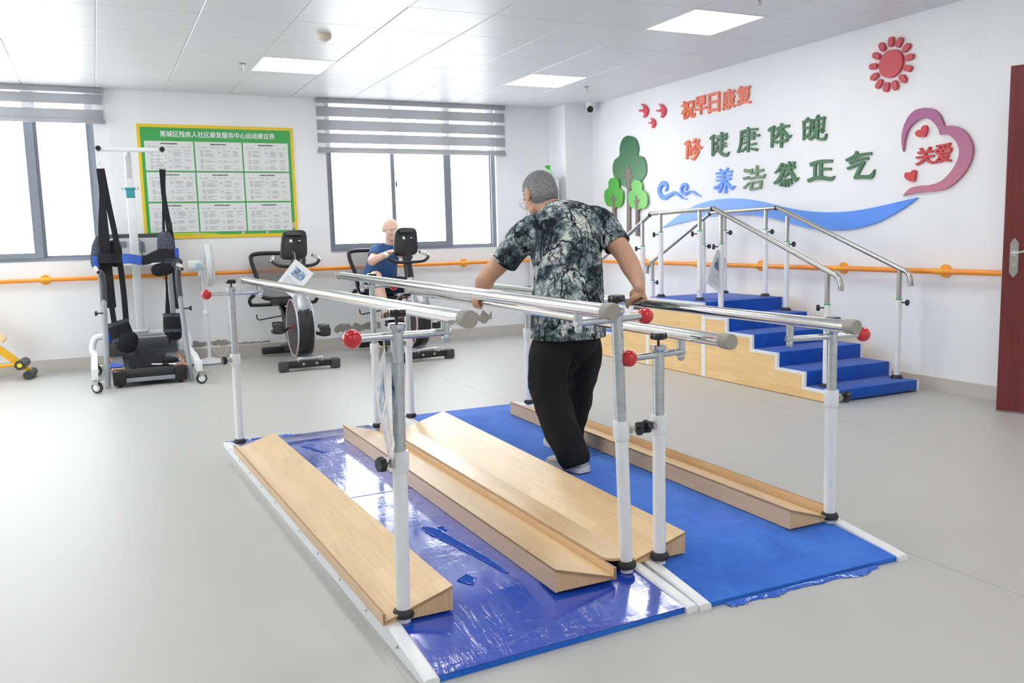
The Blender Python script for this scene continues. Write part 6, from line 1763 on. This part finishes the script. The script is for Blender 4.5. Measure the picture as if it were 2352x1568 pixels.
def shoe(heel, toe, parent, upper, solem, width=.048):
    heel, toe = V(heel), V(toe)
    d = toe - heel; L = d.length; d.normalize(); s = V((d.y, -d.x, 0)).normalized(); u = s.cross(d).normalized()
    if u.z < 0: u = -u
    def P(t, up): return heel + d * (L * t) + u * up
    b = MB()
    b.loft([(P(-.01, .030), s * .026, u * .020), (P(.05, .045), s * .036, u * .036), (P(.20, .052), s * .038, u * .042), (P(.40, .046), s * .042, u * .036), (P(.60, .036), s * .047, u * .027), (P(.80, .029), s * .046, u * .021), (P(.93, .025), s * .034, u * .016), (P(.99, .022), s * .014, u * .008)], 24, True, 2.4)
    o = b.build('shoe', upper, parent)
    b = MB()
    prof = [(-.03, .020), (-.01, .034), (.08, .040), (.25, .039), (.45, .042), (.62, .050), (.80, .050), (.92, .038), (1.0, .018)]
    pts = [(t, w) for t, w in prof] + [(t, -w) for t, w in reversed(prof)]
    pts = spline(pts, 3, True)
    def fn(t, w): return P(t, 0) + s * w
    b.prism(pts, fn, u * .024); b.build('sole', solem, o, angle=50)
    return o
shoe((1.985, 3.395, .060), (1.930, 3.640, .054), walker, SHOE, SOLE)
shoe((2.140, 3.770, .054), (2.125, 4.025, .054), walker, SHOE, SOLE)

# ----- the man on the second bike
CM = (2.64, 8.70, 0.62)
b = MB()
ch_ = (2.750, 8.545, 1.262)
cm_, cat_ = head(b, ch_, math.radians(184), math.radians(14), 0.0, 1.0)
limb(b, [(2.755, 8.615, 1.06, .062), (2.760, 8.595, 1.13, .056), (2.754, 8.575, 1.19, .056)])
limb(b, [(2.64, 8.71, .72, .095, .13), (2.68, 8.69, .88, .085, .125), (2.73, 8.65, 1.03, .075, .12)], 20)
# his right arm bent out to the console, his left arm to the front handle
limb(b, [(2.64, 8.60, 1.055, .050), (2.595, 8.585, 1.04, .052), (2.53, 8.47, .985, .044), (2.478, 8.36, .945, .042), (2.495, 8.30, .965, .040), (2.565, 8.22, 1.005, .033), (2.615, 8.175, 1.035, .025)])
limb(b, [(2.84, 8.60, 1.055, .050), (2.890, 8.57, 1.03, .050), (2.895, 8.48, .955, .042), (2.885, 8.40, .905, .041), (2.855, 8.345, .920, .036), (2.795, 8.265, .965, .027)])
def small_hand(b, w, d, up, side):
    d, up = V(d).normalized(), V(up).normalized(); s = d.cross(up).normalized(); up = s.cross(d).normalized(); w = V(w)
    b.loft([(w - d * .01, s * .024, up * .018), (w + d * .03, s * .034, up * .017), (w + d * .07, s * .040, up * .014), (w + d * .088, s * .038, up * .010)], 16)
    for k, (o, L) in enumerate(((-.029, .060), (-.010, .072), (.010, .070), (.029, .054))):
        p = w + d * .085 + s * o
        limb(b, [tuple(p) + (.0095,), tuple(p + d * L * .45 - up * .006) + (.0090,), tuple(p + d * L * .75 - up * .022) + (.0082,), tuple(p + d * L * .85 - up * .040) + (.0075,)], 10)
    p = w + d * .03 + s * side * .028
    limb(b, [tuple(p) + (.0135,), tuple(p + s * side * .026 + d * .03 - up * .008) + (.0115,), tuple(p + s * side * .030 + d * .058 - up * .016) + (.0092,)], 10)
small_hand(b, (2.612, 8.178, 1.032), (.62, -.68, .35), (-.3, .25, .9), 1)
small_hand(b, (2.797, 8.267, .964), (-.55, -.62, .45), (.1, .45, .85), -1)
# legs
limb(b, [(2.565, 8.69, .68, .080), (2.515, 8.44, .755, .074), (2.476, 8.22, .795, .058), (2.488, 8.185, .70, .052), (2.505, 8.15, .58, .050), (2.515, 8.115, .47, .036), (2.518, 8.10, .42, .036)])
limb(b, [(2.725, 8.69, .67, .080), (2.79, 8.46, .70, .074), (2.850, 8.24, .700, .058), (2.870, 8.17, .61, .052), (2.895, 8.10, .49, .048), (2.912, 8.05, .38, .036), (2.915, 8.04, .34, .036)])
me = remesh(b, .0048, 3)
rider = place('person', shift(me, CM), SKINP, None, CM)
tag(rider, 'bald man in glasses and a blue polo shirt pedalling an exercise bike', 'person')
glasses(cat_, cm_, rider); eyes('eye', cat_, cm_, 1.0, rider)
b = MB()
for sx in (-1, 1): b.sphere(cat_(sx * .030, .086, .026), (.016, .005, .003), 12, 8, cm_)
b.build('eyebrow', plain('grey_brow', (140, 128, 120), .7), rider)
# polo shirt
b = MB()
b.loft([((2.63, 8.71, .655), (.165, 0, 0), (0, .125, 0)), ((2.635, 8.71, .74), (.170, 0, 0), (0, .128, 0)), ((2.665, 8.695, .86), (.168, 0, 0), (0, .125, 0)), ((2.70, 8.675, .97), (.172, 0, .02), (0, .118, 0)),
        ((2.735, 8.645, 1.055), (.155, 0, .02), (0, .095, 0)), ((2.755, 8.62, 1.095), (.105, 0, .01), (0, .075, 0)), ((2.76, 8.61, 1.115), (.072, 0, 0), (0, .068, 0))], 32, True, 2.3)
limb(b, [(2.655, 8.60, 1.055, .064), (2.595, 8.585, 1.042, .068), (2.548, 8.505, 1.000, .060), (2.530, 8.470, .985, .058)], 20)
limb(b, [(2.835, 8.60, 1.055, .064), (2.885, 8.575, 1.035, .066), (2.893, 8.50, .975, .058), (2.895, 8.475, .950, .056)], 20)
sh = remesh(b, .008, 3)
bmh = bmesh.new(); bmh.from_mesh(sh)
folds(bmh, .006, 10)
clean_cut(bmh, (2.536, 8.482, .990), (-.40, -.75, -.45), .10); clean_cut(bmh, (2.894, 8.487, .960), (.0, -.72, -.69), .09); clean_cut(bmh, (2.762, 8.60, 1.112), (0, -.35, .93), .10)
sh2 = bpy.data.meshes.new('polo'); bmh.to_mesh(sh2); bmh.free(); bpy.data.meshes.remove(sh)
so = place('polo_shirt', shift(sh2, CM), POLO, rider, CM)
sm = so.modifiers.new('thickness', 'SOLIDIFY'); sm.thickness = .003; sm.offset = -1
b = MB()
col = [V((2.761, 8.604, 1.106)) + V((.064 * math.cos(k * PI / 14), .062 * math.sin(k * PI / 14), .016 * math.sin(k * PI / 14))) for k in range(28)]
b.tube(col, .012, 8, loop=True)
b.build('collar', POLO, so)
# shorts
b = MB()
b.loft([((2.64, 8.71, .615), (.165, 0, 0), (0, .12, 0)), ((2.64, 8.71, .70), (.162, 0, 0), (0, .12, 0))], 26, True, 2.4)
limb(b, [(2.575, 8.69, .675, .098), (2.525, 8.48, .745, .088), (2.495, 8.32, .778, .080)], 22)
limb(b, [(2.715, 8.69, .665, .098), (2.78, 8.48, .695, .088), (2.835, 8.27, .698, .080)], 22)
sh = remesh(b, .008, 3)
bmh = bmesh.new(); bmh.from_mesh(sh)
folds(bmh, .006, 10)
clean_cut(bmh, (2.500, 8.345, .772), (-.15, -.97, .18), .13); clean_cut(bmh, (2.832, 8.29, .698), (.24, -.97, 0), .12)
sh2 = bpy.data.meshes.new('shorts'); bmh.to_mesh(sh2); bmh.free(); bpy.data.meshes.remove(sh)
so = place('shorts', shift(sh2, CM), SHORTS, rider, CM)
sm = so.modifiers.new('thickness', 'SOLIDIFY'); sm.thickness = .003; sm.offset = -1
DSHOE = plain('dark_shoe', (44, 46, 52), .6)
shoe((2.520, 8.155, .365), (2.545, 7.925, .395), rider, DSHOE, SOLE)
shoe((2.918, 8.075, .325), (2.925, 7.845, .345), rider, DSHOE, SOLE)
